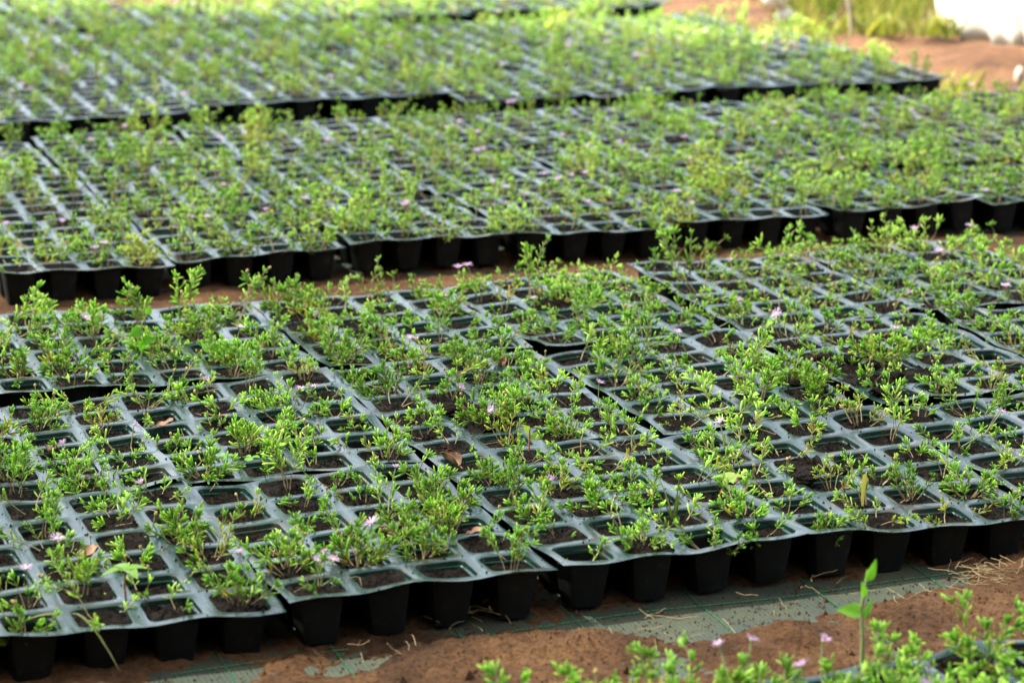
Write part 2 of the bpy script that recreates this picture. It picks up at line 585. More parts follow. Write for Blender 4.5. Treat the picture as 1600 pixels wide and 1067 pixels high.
def deck_local(low):
    """web sheet of one tray in cell units, origin at its centre; returns V, faces (welded)"""
    k = 6 if not low else 5
    rings = [(H_OPEN + 0.012, 0.135, 0.0), (H_OPEN - 0.004, 0.125, -0.012), (H_OPEN - 0.016, 0.12, -0.075), (H_OPEN - 0.05, 0.11, -0.088), (H_OPEN - 0.056, 0.10, -0.12)]
    if low:
        rings = [rings[0], rings[2], rings[3]]
    V, F, key = [], [], {}

    def vid(p):
        q = (round(p[0], 4), round(p[1], 4), round(p[2], 4))
        if q not in key:
            key[q] = len(V)
            V.append(q)
        return key[q]
    npt = 4 * k
    for i in range(4):
        for j in range(6):
            cx, cy = i - 1.5, j - 2.5
            xr = 0.545 if i == 3 else 0.5
            xl = 0.545 if i == 0 else 0.5
            yt = 0.545 if j == 5 else 0.5
            yb = 0.545 if j == 0 else 0.5
            sq = rrect(0.5, 0.0001, k)
            # square corners: push the corner run onto the square's outline
            rr = rrect(H_OPEN, 0.135, k)
            out = []
            for (a, bb) in rr:
                s_ = 0.5 / max(abs(a), abs(bb))
                a2, b2 = a * s_, bb * s_
                out.append((a2, b2))
            # corner point snapped so that neighbours meet
            out = np.array(out)
            for q in range(4):
                c = np.array([[1, 1], [-1, 1], [-1, -1], [1, -1]][q]) * 0.5
                d = np.abs(out - c).sum(1)
                out[np.argmin(d)] = c
            ids = []
            for (a, bb) in out:
                a = a * (xr / 0.5 if a > 0 else xl / 0.5)
                bb = bb * (yt / 0.5 if bb > 0 else yb / 0.5)
                ids.append(vid((cx + a, cy + bb, 0)))
            prev = ids
            for (h, r, z) in rings:
                cur = [vid((cx + a, cy + bb, z)) for (a, bb) in rrect(h, r, k)]
                for t in range(npt):
                    u = (t + 1) % npt
                    f = [prev[t], prev[u], cur[u], cur[t]]
                    if len(set(f)) == 4:
                        F.append(f)
                    elif len(set(f)) == 3:
                        f = list(dict.fromkeys(f))
                        F.append(f + [f[-1]])
                prev = cur
    V = np.array(V)
    # skirt round the outline
    edge = {}
    for f in F:
        f = list(dict.fromkeys(f))
        for a, bb in zip(f, f[1:] + f[:1]):
            edge[(a, bb)] = edge.get((a, bb), 0) + 1
    bnd = [(a, bb) for (a, bb) in edge if (bb, a) not in edge and abs(V[a][2]) < 1e-6 and abs(V[bb][2]) < 1e-6]
    nxt = dict(bnd)
    st = bnd[0][0]
    loop = [st]
    while nxt[loop[-1]] != st:
        loop.append(nxt[loop[-1]])
    L = V[loop]
    nrm = np.stack([np.where(np.abs(L[:, 0]) > 2.035, np.sign(L[:, 0]), 0), np.where(np.abs(L[:, 1]) > 3.035, np.sign(L[:, 1]), 0)], -1)
    prev = loop
    VV = [V]
    cnt = len(V)
    for (off, z) in ((0.014, -0.004), (0.024, -0.016), (0.026, -0.034), (0.016, -0.042), (-0.03, -0.03)):
        ring = np.concatenate([L[:, :2] + nrm * off, np.full((len(L), 1), z)], 1)
        VV.append(ring)
        cur = list(range(cnt, cnt + len(L)))
        cnt += len(L)
        for t in range(len(L)):
            u = (t + 1) % len(L)
            F.append([prev[u], prev[t], cur[t], cur[u]])
        prev = cur
    F4 = [f for f in F if len(set(f)) == 4]
    F3 = [list(dict.fromkeys(f)) for f in F if len(set(f)) == 3]
    return np.concatenate(VV), F4, F3


DECK_HI, DECK_LO = deck_local(False), deck_local(True)


def pot_local(sides_k=5, outer=True):
    prof = [(H_OPEN - 0.045, 0.10, -0.085), (0.328, 0.10, -0.25), (0.292, 0.10, -0.52), (0.258, 0.09, -0.77), (0.23, 0.08, -0.795)]
    R = [np.concatenate([rrect(h, r, sides_k), np.full((4 * sides_k, 1), z)], 1) for (h, r, z) in prof]
    V = np.concatenate(R + [np.array([[0, 0, -0.795]])])
    n_ = 4 * sides_k
    Q, T = [], []
    for a in range(len(prof) - 1):
        for t in range(n_):
            u = (t + 1) % n_
            Q.append([a * n_ + t, (a + 1) * n_ + t, (a + 1) * n_ + u, a * n_ + u])
    for t in range(n_):
        T.append([(len(prof) - 1) * n_ + (t + 1) % n_, (len(prof) - 1) * n_ + t, len(V) - 1])
    return V, Q, T


POT = pot_local()


def soil_local(seed, mound=0.0):
    """crumbly top of a plug of potting mix: half size 1 (scaled to the pot), z in cells"""
    r = np.random.default_rng(seed)
    k, nr = 6, 6
    V = [[0, 0, 0]]
    for a in range(1, nr + 1):
        s = a / nr
        V += [[x, y, 0] for (x, y) in rrect(s, 0.3 * s, k)]
    V = np.array(V, float)
    V[1:, :2] += r.normal(0, 0.03, (len(V) - 1, 2)) * (np.abs(V[1:, :2]).max(1, keepdims=True) < 0.95)
    n_ = 4 * k
    d = np.hypot(V[:, 0], V[:, 1])
    V[:, 2] = fbm(V[:, 0], V[:, 1], seed + 100, 4, 2.2) * 0.10 + mound * np.exp(-d * d * 1.5) + np.abs(r.normal(0, 0.028, len(V))) - 0.01
    T = [[0, 1 + t, 1 + (t + 1) % n_] for t in range(n_)]
    Vc = []
    for c in range(44):                                      # crumbs and chips of bark lying on top
        px, py = r.uniform(-0.85, 0.85, 2)
        k_ = int(np.argmin((V[:, 0] - px) ** 2 + (V[:, 1] - py) ** 2))
        b0 = len(V) + len(Vc)
        sz = r.uniform(0.02, 0.075) * (1.7 if r.random() < 0.12 else 1)
        for tv in np.array([[1, 0, -0.5], [-0.6, 0.8, -0.5], [-0.5, -0.9, -0.4], [0.1, 0.1, 0.8]]) * r.uniform(0.5, 1.4, (4, 3)):
            a_ = c * 2.4
            Vc.append([px + (tv[0] * math.cos(a_) - tv[1] * math.sin(a_)) * sz * 1.6, py + (tv[0] * math.sin(a_) + tv[1] * math.cos(a_)) * sz * 1.6, V[k_, 2] + (tv[2] + 0.3) * sz * 0.55])
        T += [[b0, b0 + 1, b0 + 3], [b0 + 1, b0 + 2, b0 + 3], [b0 + 2, b0, b0 + 3]]
    V = np.concatenate([V, np.array(Vc)])
    Q = [[1 + a * n_ + t, 1 + (a + 1) * n_ + t, 1 + (a + 1) * n_ + (t + 1) % n_, 1 + a * n_ + (t + 1) % n_] for a in range(nr - 1) for t in range(n_)]
    return V, Q, T


SOILS = [soil_local(s, m) for s, m in ((1, 0), (2, 0.03), (3, -0.03), (4, 0.05), (5, 0.0), (6, 0.02), (7, 0.16), (8, 0.12))]
POT_ME = mesh_from('cell', POT[0] * S, [POT[1], POT[2]], M_POT, sharp=40)
SOIL_ME = [mesh_from('soil', v * np.array([1, 1, S]), [q, t], M_MIX, sharp=32) for (v, q, t) in SOILS]

ORD = ['zeroth', 'first', 'second', 'third', 'fourth', 'fifth', 'sixth', 'seventh', 'eighth', 'ninth', 'tenth']


class Tray:
    pass


TRAYS = []


def warp_fun(seed, amp):
    r = np.random.default_rng(seed)
    a = r.normal(0, 1, 8)
    cl = np.maximum(0, r.normal(0.0, 0.055, 4)) * amp
    ph = r.random(4) * 6.28

    def f(x, y):
        z = amp * (0.012 * a[0] * x + 0.008 * a[1] * y + 0.006 * a[2] * x * y + 0.008 * a[3] * (x * x - 1.3) + 0.004 * a[4] * (y * y - 3))
        for k, (sx, sy) in enumerate(((1, 1), (-1, 1), (-1, -1), (1, -1))):
            z = z + cl[k] * np.exp(-((x - sx * 2.1) ** 2 + (y - sy * 3.1) ** 2) / 0.9)
        ey = np.clip((np.abs(y) - 2.4) / 0.7, 0, 1)
        ex = np.clip((np.abs(x) - 1.4) / 0.7, 0, 1)
        z = z + amp * 0.032 * ey * np.sin(x * 4.2 + ph[0] + 0.6 * np.sign(y)) + amp * 0.026 * ex * np.sin(y * 3.6 + ph[1] + np.sign(x))
        z = z + amp * 0.011 * np.sin(x * 2.1 + ph[2]) * np.sin(y * 1.7 + ph[3])
        return z
    return f


def make_tray(u, v, rot, zc, label, group, near, seed, scale=1.025, amp=1.0, rows=range(6)):
    t = Tray()
    t.u, t.v, t.rot, t.scale = u, v, rot, scale
    t.warp = warp_fun(seed, amp)
    root = link('seedling_tray', None, loc=G(u, v, DECK + zc * S))
    root.rotation_euler = (0, 0, TH + rot)
    root.scale = (scale,) * 3
    tag(root, label, 'seedling tray', group)
    t.root = root
    V, Q, T3 = DECK_HI if near else DECK_LO
    W = V.copy()
    W[:, 2] += t.warp(V[:, 0], V[:, 1])
    W[:, 0] += 0.012 * np.sin(V[:, 1] * 2.6 + seed) * (np.abs(V[:, 0]) > 2.02)
    W[:, 1] += 0.018 * np.sin(V[:, 0] * 3.1 + seed) * (np.abs(V[:, 1]) > 3.02)
    link('deck', mesh_from('deck', W * S, [Q] + ([T3] if T3 else []), M_PLASTIC, sharp=38), root)
    r = np.random.default_rng(seed + 900)
    t.depth = r.uniform(0.05, 0.16, (4, 6))
    t.depth[r.random((4, 6)) < 0.08] = 0.3
    if not near:
        t.depth[:] = 0.12
        link('cells', FAR_POTS, root, kind='stuff')
        link('soil', FAR_SOIL[seed % 3], root, kind='stuff')
    else:
        for i in range(4):
            for j in rows:
                x, y = i - 1.5, j - 2.5
                z0 = float(t.warp(x, y))
                e = 0.3
                gx = float(t.warp(x + e, y) - t.warp(x - e, y)) / (2 * e)
                gy = float(t.warp(x, y + e) - t.warp(x, y - e)) / (2 * e)
                c = link('cell', POT_ME, root, (x * S, y * S, z0 * S))
                c.rotation_euler = (gy, -gx, 0)
                uv = to_uv(t, x, y)
                heap = min((uv[0] - a) ** 2 + (uv[1] - b_) ** 2 for a, b_ in HEAP) < 0.33
                if heap:
                    t.depth[i, j] = 0.03
                d = t.depth[i, j]
                hs = (np.interp(d, [0.0, 0.03, 0.06, 0.085, 0.25, 0.52], [0.47, 0.42, 0.372, 0.345, 0.312, 0.268]) + 0.012) * S
                s_ = link('soil', SOIL_ME[r.integers(6, 8) if heap else r.integers(0, 6)], c, (0, 0, -d * S))
                s_.scale = (hs, hs, 1)
                s_.rotation_euler = (0, 0, math.pi / 2 * r.integers(0, 4))
    TRAYS.append(t)
    return t


def to_uv(t, x, y):
    c, s_ = math.cos(t.rot) * t.scale, math.sin(t.rot) * t.scale
    return (t.u + x * c - y * s_, t.v + x * s_ + y * c)


def tray_point(t, x, y, below=0.0):
    u, v = to_uv(t, x, y)
    return G(u, v, t.root.location.z + (float(t.warp(x, y)) - below) * S * t.scale)


# far trays: pots and soil joined and shared
pv = np.concatenate([POT[0] + np.array([i - 1.5, j - 2.5, 0]) for i in range(4) for j in range(6)])
nq = len(POT[0])
FAR_POTS = mesh_from('cells', pv * S, [np.concatenate([np.array(POT[1]) + nq * k for k in range(24)]), np.concatenate([np.array(POT[2]) + nq * k for k in range(24)])], M_POT)
FAR_SOIL = []
for q in range(3):
    vs, qs, ts, b0 = [], [], [], 0
    for i in range(4):
        for j in range(6):
            v_, q_, t_ = SOILS[rng.integers(0, 6)]
            vs.append(v_ * np.array([0.33, 0.33, 1]) + np.array([i - 1.5, j - 2.5, -rng.uniform(0.06, 0.18)]))
            qs.append(np.array(q_) + b0)
            ts.append(np.array(t_) + b0)
            b0 += len(v_)
    FAR_SOIL.append(mesh_from('soil', np.concatenate(vs) * S, [np.concatenate(qs), np.concatenate(ts)], M_MIX, smooth=False))

HEAP = [(1.19, 8.71), (2.03, 7.97), (6.29, 16.36), (9.2, 9.39), (9.81, 7.91), (9.99, 10.17), (5.44, 3.62), (0.66, 17.33), (1.2, 15.37)]

# front bed: measured tray corners (cells)
R0 = [(-12.45, 0.1), (-8.3, -0.05), (-4.2, -0.2), (0.0, -0.2), (4.17, 0.12), (8.3, 0.1), (12.5, 0.1)]
R1 = [(-12.8, 5.9), (-8.6, 5.95), (-4.4, 5.95), (-0.13, 5.97), (4.17, 5.92), (8.55, 5.9), (12.85, 6.2), (17.1, 6.2)]
R2 = [(-12.3, 12.2), (-8.2, 12.3), (-4.2, 12.42), (-0.06, 12.4), (4.3, 12.65), (8.72, 13.0), (13.1, 13.0), (17.4, 12.9)]
R3 = [(-12.5, 19.3), (-8.3, 19.3), (-4.2, 19.2), (0.07, 18.95), (4.36, 18.8), (8.74, 19.05), (13.3, 19.35), (17.6, 19.3)]
ROWNAME = ['nearest', 'second', 'third']
LIFT = {(0, 3): 0.16, (0, 4): 0.03, (1, 3): 0.12, (1, 4): 0.06, (1, 2): 0.02, (2, 1): 0.12, (2, 2): 0.03, (1, 5): 0.16, (2, 5): 0.0, (0, 5): 0.10, (0, 1): 0.02, (1, 1): 0.07, (0, 2): 0.05}
seed = 100
for row, (A, B) in enumerate(((R0, R1), (R1, R2), (R2, R3))):
    vis = []
    for k in range(min(len(A), len(B)) - 1):
        q = [A[k], A[k + 1], B[k], B[k + 1]]
        cu, cv = sum(a for a, _ in q) / 4, sum(b_ for _, b_ in q) / 4
        if not any(in_frame(G(cu + (a - cu) * f, cv + (b_ - cv) * f, DECK), 10) for a, b_ in q for f in (1.0, 0.55)):
            continue
        d1 = math.atan2(A[k + 1][1] - A[k][1], A[k + 1][0] - A[k][0])
        d2 = math.atan2(B[k + 1][1] - B[k][1], B[k + 1][0] - B[k][0])
        d3 = -math.atan2(B[k][0] - A[k][0], B[k][1] - A[k][1])
        d4 = -math.atan2(B[k + 1][0] - A[k + 1][0], B[k + 1][1] - A[k + 1][1])
        vis.append((k, cu, cv, (d1 + d2 + d3 + d4) / 4))
    for c, (k, cu, cv, rot) in enumerate(vis):
        seed += 1
        make_tray(cu, cv, rot, 0.55 * LIFT.get((row, k), 0.04 * (k % 2)), f'dark green seedling tray, {ORD[c + 1]} from left in the {ROWNAME[row]} row of front bed',
                  'seedling trays of the front bed', True, seed)
        TRAYS[-1].name = (ORD[c + 1], ROWNAME[row], 'front bed')
        TRAYS[-1].bed = 1
# nearest trays, at the lower edge of the frame
for c, (u, v, rot) in enumerate(((-6.4, -8.7, 0.0), (-2.1, -8.75, 0.01), (2.15, -8.65, 0.012), (6.45, -8.4, -0.01))):
    seed += 1
    if not any(in_frame(G(u + a, v + b_, DECK + 0.05), 40) for a in (-2, 0, 2) for b_ in (2.4, 3.1)):
        continue
    make_tray(u, v, rot, 0.02 * c, f'dark green seedling tray, {ORD[c + 1]} from left along the bottom edge of the photo', 'seedling trays at the bottom edge', True, seed, rows=range(2, 6))
    TRAYS[-1].name = (ORD[c + 1], 'bottom', 'bottom edge')
    TRAYS[-1].bed = 0
# second bed
for row in range(3):
    c = 0
    for k in range(-2, 9):
        uc = -0.5 + 4.08 * k + 2.04 - 0.12 * row
        left = -0.5 + 4.08 * k
        vf = np.interp(left, [-4, 3, 8, 12, 16, 20, 28], [23.2, 23.5, 23.0, 23.2, 22.9, 22.7, 22.4])
        vb = np.interp(left, [-4, 5, 12, 18, 28], [41.2, 41.0, 40.6, 39.8, 38.4])
        vc = vf + (vb - vf) * (row + 0.5) / 3 - 0.2
        if not any(in_frame(G(uc + a, vc + b_, DECK), 5) for a in (-1.9, 0, 1.9) for b_ in (-2.8, 0, 2.8)):
            continue
        c += 1
        seed += 1
        make_tray(uc, vc, rng.normal(0, 0.012) - 0.008, float(rng.uniform(0, 0.09)), f'dark seedling tray, {ORD[c]} from left in the {["nearest", "middle", "rear"][row]} row of second bed',
                  'seedling trays of the second bed', True, seed, 0.978, 0.9)
        TRAYS[-1].name = (ORD[c], ['nearest', 'middle', 'rear'][row], 'second bed')
        TRAYS[-1].bed = 2
# third bed
for row in range(3):
    c = 0
    for k in range(10, -1, -1):
        right = [29.2, 28.9, 28.0][row] - 4.02 * (10 - k)
        uc = right - 2.0
        vf = np.interp(uc, [-2, 7, 11, 15, 18, 24, 30], [43.3, 44.4, 44.2, 42.9, 42.1, 41.8, 41.4])
        vc = vf + 3.05 + 5.95 * row
        if not any(in_frame(G(uc + a, vc + b_, DECK), 5) for a in (-1.9, 0, 1.9) for b_ in (-2.8, 0, 2.8)):
            continue
        c += 1
        seed += 1
        make_tray(uc, vc, rng.normal(0, 0.012) - 0.02, float(rng.uniform(0, 0.1)), f'dark seedling tray, {ORD[c]} from right in the {["nearest", "middle", "rear"][row]} row of third bed',
                  'seedling trays of the third bed', False, seed, 0.985, 0.8)
        TRAYS[-1].bed = 3
# farthest bed
for row in range(5):
    c = 0
    for k in range(8, -1, -1):
        right = 28.2 - 0.3 * row - 4.02 * (8 - k)
        uc = right - 2.0
        vf = np.interp(uc, [2, 8, 15, 18, 26], [62.9, 63.3, 63.2, 62.7, 62.5])
        vc = vf + 3.05 + 6.1 * row
        if not any(in_frame(G(uc + a, vc + b_, DECK + 0.03), 5) for a in (-1.9, 0, 1.9) for b_ in (-2.8, 0, 2.8)):
            continue
        c += 1
        seed += 1
        make_tray(uc, vc, rng.normal(0, 0.012) - 0.02, float(rng.uniform(0, 0.1)), f'dark seedling tray, {ORD[c]} from right in {["nearest", "second", "third", "fourth", "rear"][row]} row of farthest bed',
                  'seedling trays of the farthest bed', False, seed, 0.985, 0.8)
        TRAYS[-1].bed = 4


# loose grains of soil lying on the mat along the path
r = np.random.default_rng(41)
tet = np.array([[1, 0, -0.5], [-0.6, 0.8, -0.5], [-0.5, -0.9, -0.4], [0.1, 0.1, 0.9]])
gv_, gf_ = [], []
GRU, GRV = r.uniform(-9, 11, 6500), r.uniform(-3.8, 1.0, 6500)
GRH = drift_h(GRU, GRV)
for q in range(6500):
    u, v = GRU[q], GRV[q]
    h = 0.0
    s_ = (r.gamma(2.0, 0.0003) + 0.0003) * (2.2 if r.random() < 0.03 else 1)
    gv_.append(tet * s_ * r.uniform(0.6, 1.4, (4, 3)) + np.array(G(u, v, max(0.0006, GRH[q]) + s_ * 0.4)))
    gf_.append(np.array([[0, 1, 3], [1, 2, 3], [2, 0, 3], [0, 2, 1]]) + 4 * q)
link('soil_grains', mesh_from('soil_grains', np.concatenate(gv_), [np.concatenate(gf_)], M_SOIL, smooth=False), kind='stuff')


# ---------------------------------------------------------------- seedlings
def norm(v):
    return v / (np.linalg.norm(v) + 1e-9)


def grow(r, size, habit, low=False):
    """one seedling at the origin, z up, metres. Returns leaf rows, stem segments, stem tips"""
    leaves, segs, tips = [], [], []
    n_main = {'sparse': r.integers(2, 5), 'upright': r.integers(2, 5), 'bushy': r.integers(7, 12), 'trailing': r.integers(3, 6), 'medium': r.integers(4, 9)}[habit]
    az0 = r.random() * 6.28
    plant_tint = r.normal(0, 0.16)
    oldness = max(0.0, r.normal(0.05, 0.09)) + (0.35 if r.random() < 0.10 else 0)
    leafsize = r.uniform(0.82, 1.12)
    sp = 1.2 if low else 1.0

    def leaf(p, d, nrm, L, old=0.0):
        L = L * r.uniform(0.8, 1.2)
        leaves.append([*p, *d, *nrm, L, L * r.uniform(0.17, 0.225) * (1.2 if low else 1.0), r.normal(0.10, 0.08), min(1, max(0, 0.5 + plant_tint + r.normal(0, 0.2))), min(1.0, max(0, old))])

    def whorl(p, d, n_, L, spread, old):
        a0 = r.random() * 6.28
        x = norm(np.cross(d, [0.3, 0.5, 0.81]))
        y = np.cross(d, x)
        for k in range(n_):
            a = a0 + 6.283 * k / n_ + r.normal(0, 0.2)
            o = x * math.cos(a) + y * math.sin(a)
            s_ = spread * r.uniform(0.75, 1.2)
            leaf(p, norm(d * math.cos(s_) + o * math.sin(s_)), norm(d - o * 0.3), L * r.uniform(0.75, 1.1), old)

    def shoot(p, d, length, rad, bare, depth, L):
        step = 0.0068 * sp
        n_ = max(2, int(length / step))
        q = np.array(p, float)
        phase = r.random() * 3.14
        for k in range(n_):
            t = k / n_
            d = norm(d + np.array([r.normal(0, 0.15), r.normal(0, 0.15), 0.03 + r.normal(0, 0.09) + (0.04 if habit == 'upright' else 0.0)]))
            if q[2] < 0.004 and d[2] < 0:
                d[2] = abs(d[2]) * 0.3
                d = norm(d)
            q2 = q + d * step
            segs.append((q, q2, rad * (1 - 0.5 * t), rad * (1 - 0.5 * (k + 1) / n_)))
            q = q2
            if t >= bare:
                old = max(0, r.normal(oldness, 0.08)) + (0.55 if (t < 0.45 and r.random() < 0.07) else 0)
                x = norm(np.cross(d, [0.3, 0.5, 0.81]))
                y = np.cross(d, x)
                a = phase + k * 1.571 + r.normal(0, 0.25)
                o = x * math.cos(a) + y * math.sin(a)
                for sg in (1, -1):
                    s_ = r.uniform(0.6, 1.05)
                    dd = norm(d * math.cos(s_) + o * sg * math.sin(s_) + np.array([0, 0, 0.12]))
                    leaf(q + o * sg * rad * 0.5, dd, norm(d - o * sg * 0.4), L * (0.72 + 0.35 * math.sin(3.14 * min(1, t + 0.15))), old)
                    if r.random() < (0.55 if habit == 'bushy' else 0.38) * (0.75 if low else 1):
                        whorl(q + o * sg * 0.0015, norm(d * 0.6 + o * sg * 0.8), 2 + int(r.random() < 0.4), L * 0.62, 0.45, old)
                if depth == 0 and r.random() < {'sparse': 0.06, 'upright': 0.13, 'bushy': 0.22, 'trailing': 0.12, 'medium': 0.17}[habit] and k > 1 and t < 0.85:
                    sg = r.choice((-1, 1))
                    shoot(q, norm(d * 0.75 + o * sg * 0.7 + np.array([0, 0, 0.25])), length * r.uniform(0.25, 0.5), rad * 0.75, 0.15, 1, L * 0.9)
        whorl(q, d, 4 if low else 5, L * 0.8, 0.42, 0)
        whorl(q + d * 0.001, d, 2, L * 0.5, 0.2, 0)
        tips.append((q, d))

    for s_ in range(n_main):
        az = az0 + 6.283 * s_ / n_main + r.normal(0, 0.5)
        tilt = {'sparse': r.uniform(0.2, 1.2), 'upright': r.uniform(0.0, 0.32), 'bushy': r.uniform(0.2, 1.25), 'trailing': r.uniform(1.0, 1.4), 'medium': r.uniform(0.25, 1.25)}[habit]
        ln = {'sparse': r.uniform(0.014, 0.036), 'upright': r.uniform(0.042, 0.066), 'bushy': r.uniform(0.022, 0.044), 'trailing': r.uniform(0.034, 0.07), 'medium': r.uniform(0.016, 0.042)}[habit] * size
        bare = {'sparse': 0.3, 'upright': 0.22, 'bushy': 0.2, 'trailing': 0.36, 'medium': 0.34}[habit] * r.uniform(0.6, 1.3)
        d = np.array([math.cos(az) * math.sin(tilt), math.sin(az) * math.sin(tilt), math.cos(tilt)])
        p = np.array([math.cos(az), math.sin(az), 0]) * r.uniform(0.0, 0.006)
        p[2] = -0.003
        shoot(p, d, ln, 0.00085 * r.uniform(0.8, 1.2), bare, 0, r.uniform(0.0090, 0.0128) * leafsize * (0.85 + 0.15 * size))
    return leaves, segs, tips


def flower_mesh(seed):
    r = np.random.default_rng(seed)
    V, Q, T = [], [], []
    n_ = 22
    R = r.uniform(0.0072, 0.0092)
    cup = r.uniform(0.35, 0.9)
    for k in range(n_):
        a = 6.283 * k / n_ + r.normal(0, 0.07)
        lay = k % 2
        el = cup + 0.22 * lay + r.normal(0, 0.08)
        o = np.array([math.cos(a), math.sin(a), 0])
        sd = np.array([-math.sin(a), math.cos(a), 0])
        L = R * r.uniform(0.85, 1.1)
        b0 = len(V)
        for t, w_ in ((0.12, 0.35), (0.6, 0.9), (0.92, 0.7)):
            p = o * (L * t * math.cos(el)) + np.array([0, 0, L * t * math.sin(el) - 0.0016 * t * t * 1.2])
            V += [p - sd * w_ * 0.00062, p + sd * w_ * 0.00062]
        p = o * (L * math.cos(el)) + np.array([0, 0, L * math.sin(el) - 0.002])
        V.append(p)
        Q += [[b0, b0 + 1, b0 + 3, b0 + 2], [b0 + 2, b0 + 3, b0 + 5, b0 + 4]]
        T.append([b0 + 4, b0 + 5, b0 + 6])
    return np.array(V), Q, T


def ball(rx, rz, z0, n_=8, m_=5):
    V, Q = [], []
    for a in range(m_):
        ph = -1.45 + 2.9 * a / (m_ - 1)
        for k in range(n_):
            V.append((rx * math.cos(ph) * math.cos(6.283 * k / n_), rx * math.cos(ph) * math.sin(6.283 * k / n_), z0 + rz * math.sin(ph)))
    for a in range(m_ - 1):
        for k in range(n_):
            Q.append([a * n_ + k, a * n_ + (k + 1) % n_, (a + 1) * n_ + (k + 1) % n_, (a + 1) * n_ + k])
    return np.array(V), Q


FLOWER_ME = []
for q in range(5):
    v_, q_, t_ = flower_mesh(50 + q)
    FLOWER_ME.append(mesh_from('flower', v_, [q_, t_], M_PETAL))
v_, q_ = ball(0.0016, 0.0012, 0.0012)
CENTRE_ME = mesh_from('flower_centre', v_, [q_], M_CENTRE)
v_, q_ = ball(0.0016, 0.0024, 0.0)
BUD_ME = mesh_from('bud', v_, [q_], M_BUD)

HABITS = ['sparse', 'medium', 'bushy', 'upright', 'trailing']
WORD = {'sparse': 'small sparse', 'medium': 'leafy', 'bushy': 'bushy', 'upright': 'tall upright', 'trailing': 'sprawling'}
VARS = {h: [] for h in HABITS}
for h, cnt in (('sparse', 14), ('medium', 24), ('bushy', 18), ('upright', 12), ('trailing', 14)):
    for q in range(cnt):
        r = np.random.default_rng(hash((len(h), q, ord(h[0]))) % 2**31)
        lv, sg, tp_ = grow(r, r.uniform(0.9, 1.2), h)
        V, F, C = leaf_arrays(lv)
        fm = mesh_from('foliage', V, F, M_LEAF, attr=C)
        sv, sf = tubes(sg, 4)
        VARS[h].append((fm, mesh_from('stem', sv, [sf], M_STEM), tp_))

LOWV = []
for q in range(26):
    r = np.random.default_rng(7000 + q)
    h = HABITS[[0, 1, 1, 2, 2, 3, 4, 1, 2, 1][q % 10]]
    lv, sg, tp_ = grow(r, r.uniform(0.95, 1.25), h, True)
    V, F, C = leaf_arrays(lv, True)
    sv, sf = tubes(sg, 3)
    LOWV.append((V, F, C, sv, sf, tp_))

FLOWERS = [(-4.74, 7.87), (-6.09, 7.15), (-5.38, 4.37), (-2.79, 10.81), (-1.38, 9.45), (-1.18, 9.29), (-1.34, 3.78), (0.83, 2.43), (3.72, 7.72), (1.32, 6.68), (1.52, 12.04),
           (1.56, 11.76), (3.81, 18.61), (4.94, 14.52), (6.54, 10.72), (8.78, 12.86), (4.83, 4.83), (12.26, 12.17), (10.55, 9.42), (9.52, 3.45), (7.81, 18.31), (8.88, 11.23),
           (10.37, 15.58), (12.31, 17.52), (-7.8, 0.96), (-4.77, 0.39), (-3.8, -0.17), (-3.57, -0.4), (-3.62, -0.07), (-7.15, 2.11), (-3.94, 16.14), (-1.07, 16.06), (-1.23, 14.36),
           (-2.47, 1.34), (1.35, 8.53), (0.23, -5.54), (0.65, -5.63), (1.64, -5.76), (2.24, -7.53), (0.96, -6.55)]
BIG = [(5.66, 16.61), (5.76, 18.54), (9.08, 17.43), (8.44, 16.97), (9.49, 16.62), (8.12, 7.45), (8.16, 8.93), (8.77, 7.72), (7.08, 8.3), (10.7, 7.06), (10.02, 7.3), (16.05, 15.76),
       (2.73, 11.81), (2.27, 11.97), (3.49, 12.08), (-2.62, 1.52), (-0.71, 2.94), (-4.75, 0.65), (-4.88, 2.97), (0.83, 2.41), (1.66, 2.86), (6.78, 1.11), (3.93, 1.35), (-2.05, 13.43),
       (-2.4, 15.17), (-4.49, 14.26), (-5.42, 14.58), (-5.53, 10.69), (-1.55, 16.6), (-0.08, 6.63), (-1.72, 10.32), (0.22, 11.12), (10.22, 9.27), (-5.57, 8.09), (-6.84, 7.71),
       (14.96, 18.27), (15.47, 17.37), (6.03, 24.34), (4.3, 24.92), (5.69, 25.27)]
TALL = [(-2.79, 17.61), (3.72, 18.56), (2.28, 19.05), (14.6, 19.0)]
EMPTY = [(-6.11, 9.43), (-1.53, 0.48), (-5.47, 3.48), (-3.96, 2.97), (-4.79, 6.14), (-1.69, 3.59), (3.1, 8.52), (0.05, 5.26), (3.66, 7.41), (6.93, 4.98), (6.67, 11.3),
         (-2.94, 3.31), (-1.67, 7.91), (-2.53, 0.51)]


def nearest(lst, uv):
    d = [(a - uv[0]) ** 2 + (b_ - uv[1]) ** 2 for a, b_ in lst]
    k = int(np.argmin(d))
    return k, d[k]


cands = []
for t in TRAYS:
    for i in range(4):
        for j in range(6):
            x, y = i - 1.5, j - 2.5
            P = tray_point(t, x, y, t.depth[i, j])
            if in_frame(P + Vector((0, 0, 0.03)), 45):
                cands.append(((P - cam.location).length, t, i, j, P))
cands.sort(key=lambda c: c[0])
fl_owner = {}
for (u, v) in FLOWERS:
    k = min(range(len(cands)), key=lambda q: (to_uv(cands[q][1], cands[q][2] - 1.5, cands[q][3] - 2.5)[0] - u) ** 2 + (to_uv(cands[q][1], cands[q][2] - 1.5, cands[q][3] - 2.5)[1] - v) ** 2)
    fl_owner.setdefault(k, []).append((u, v))

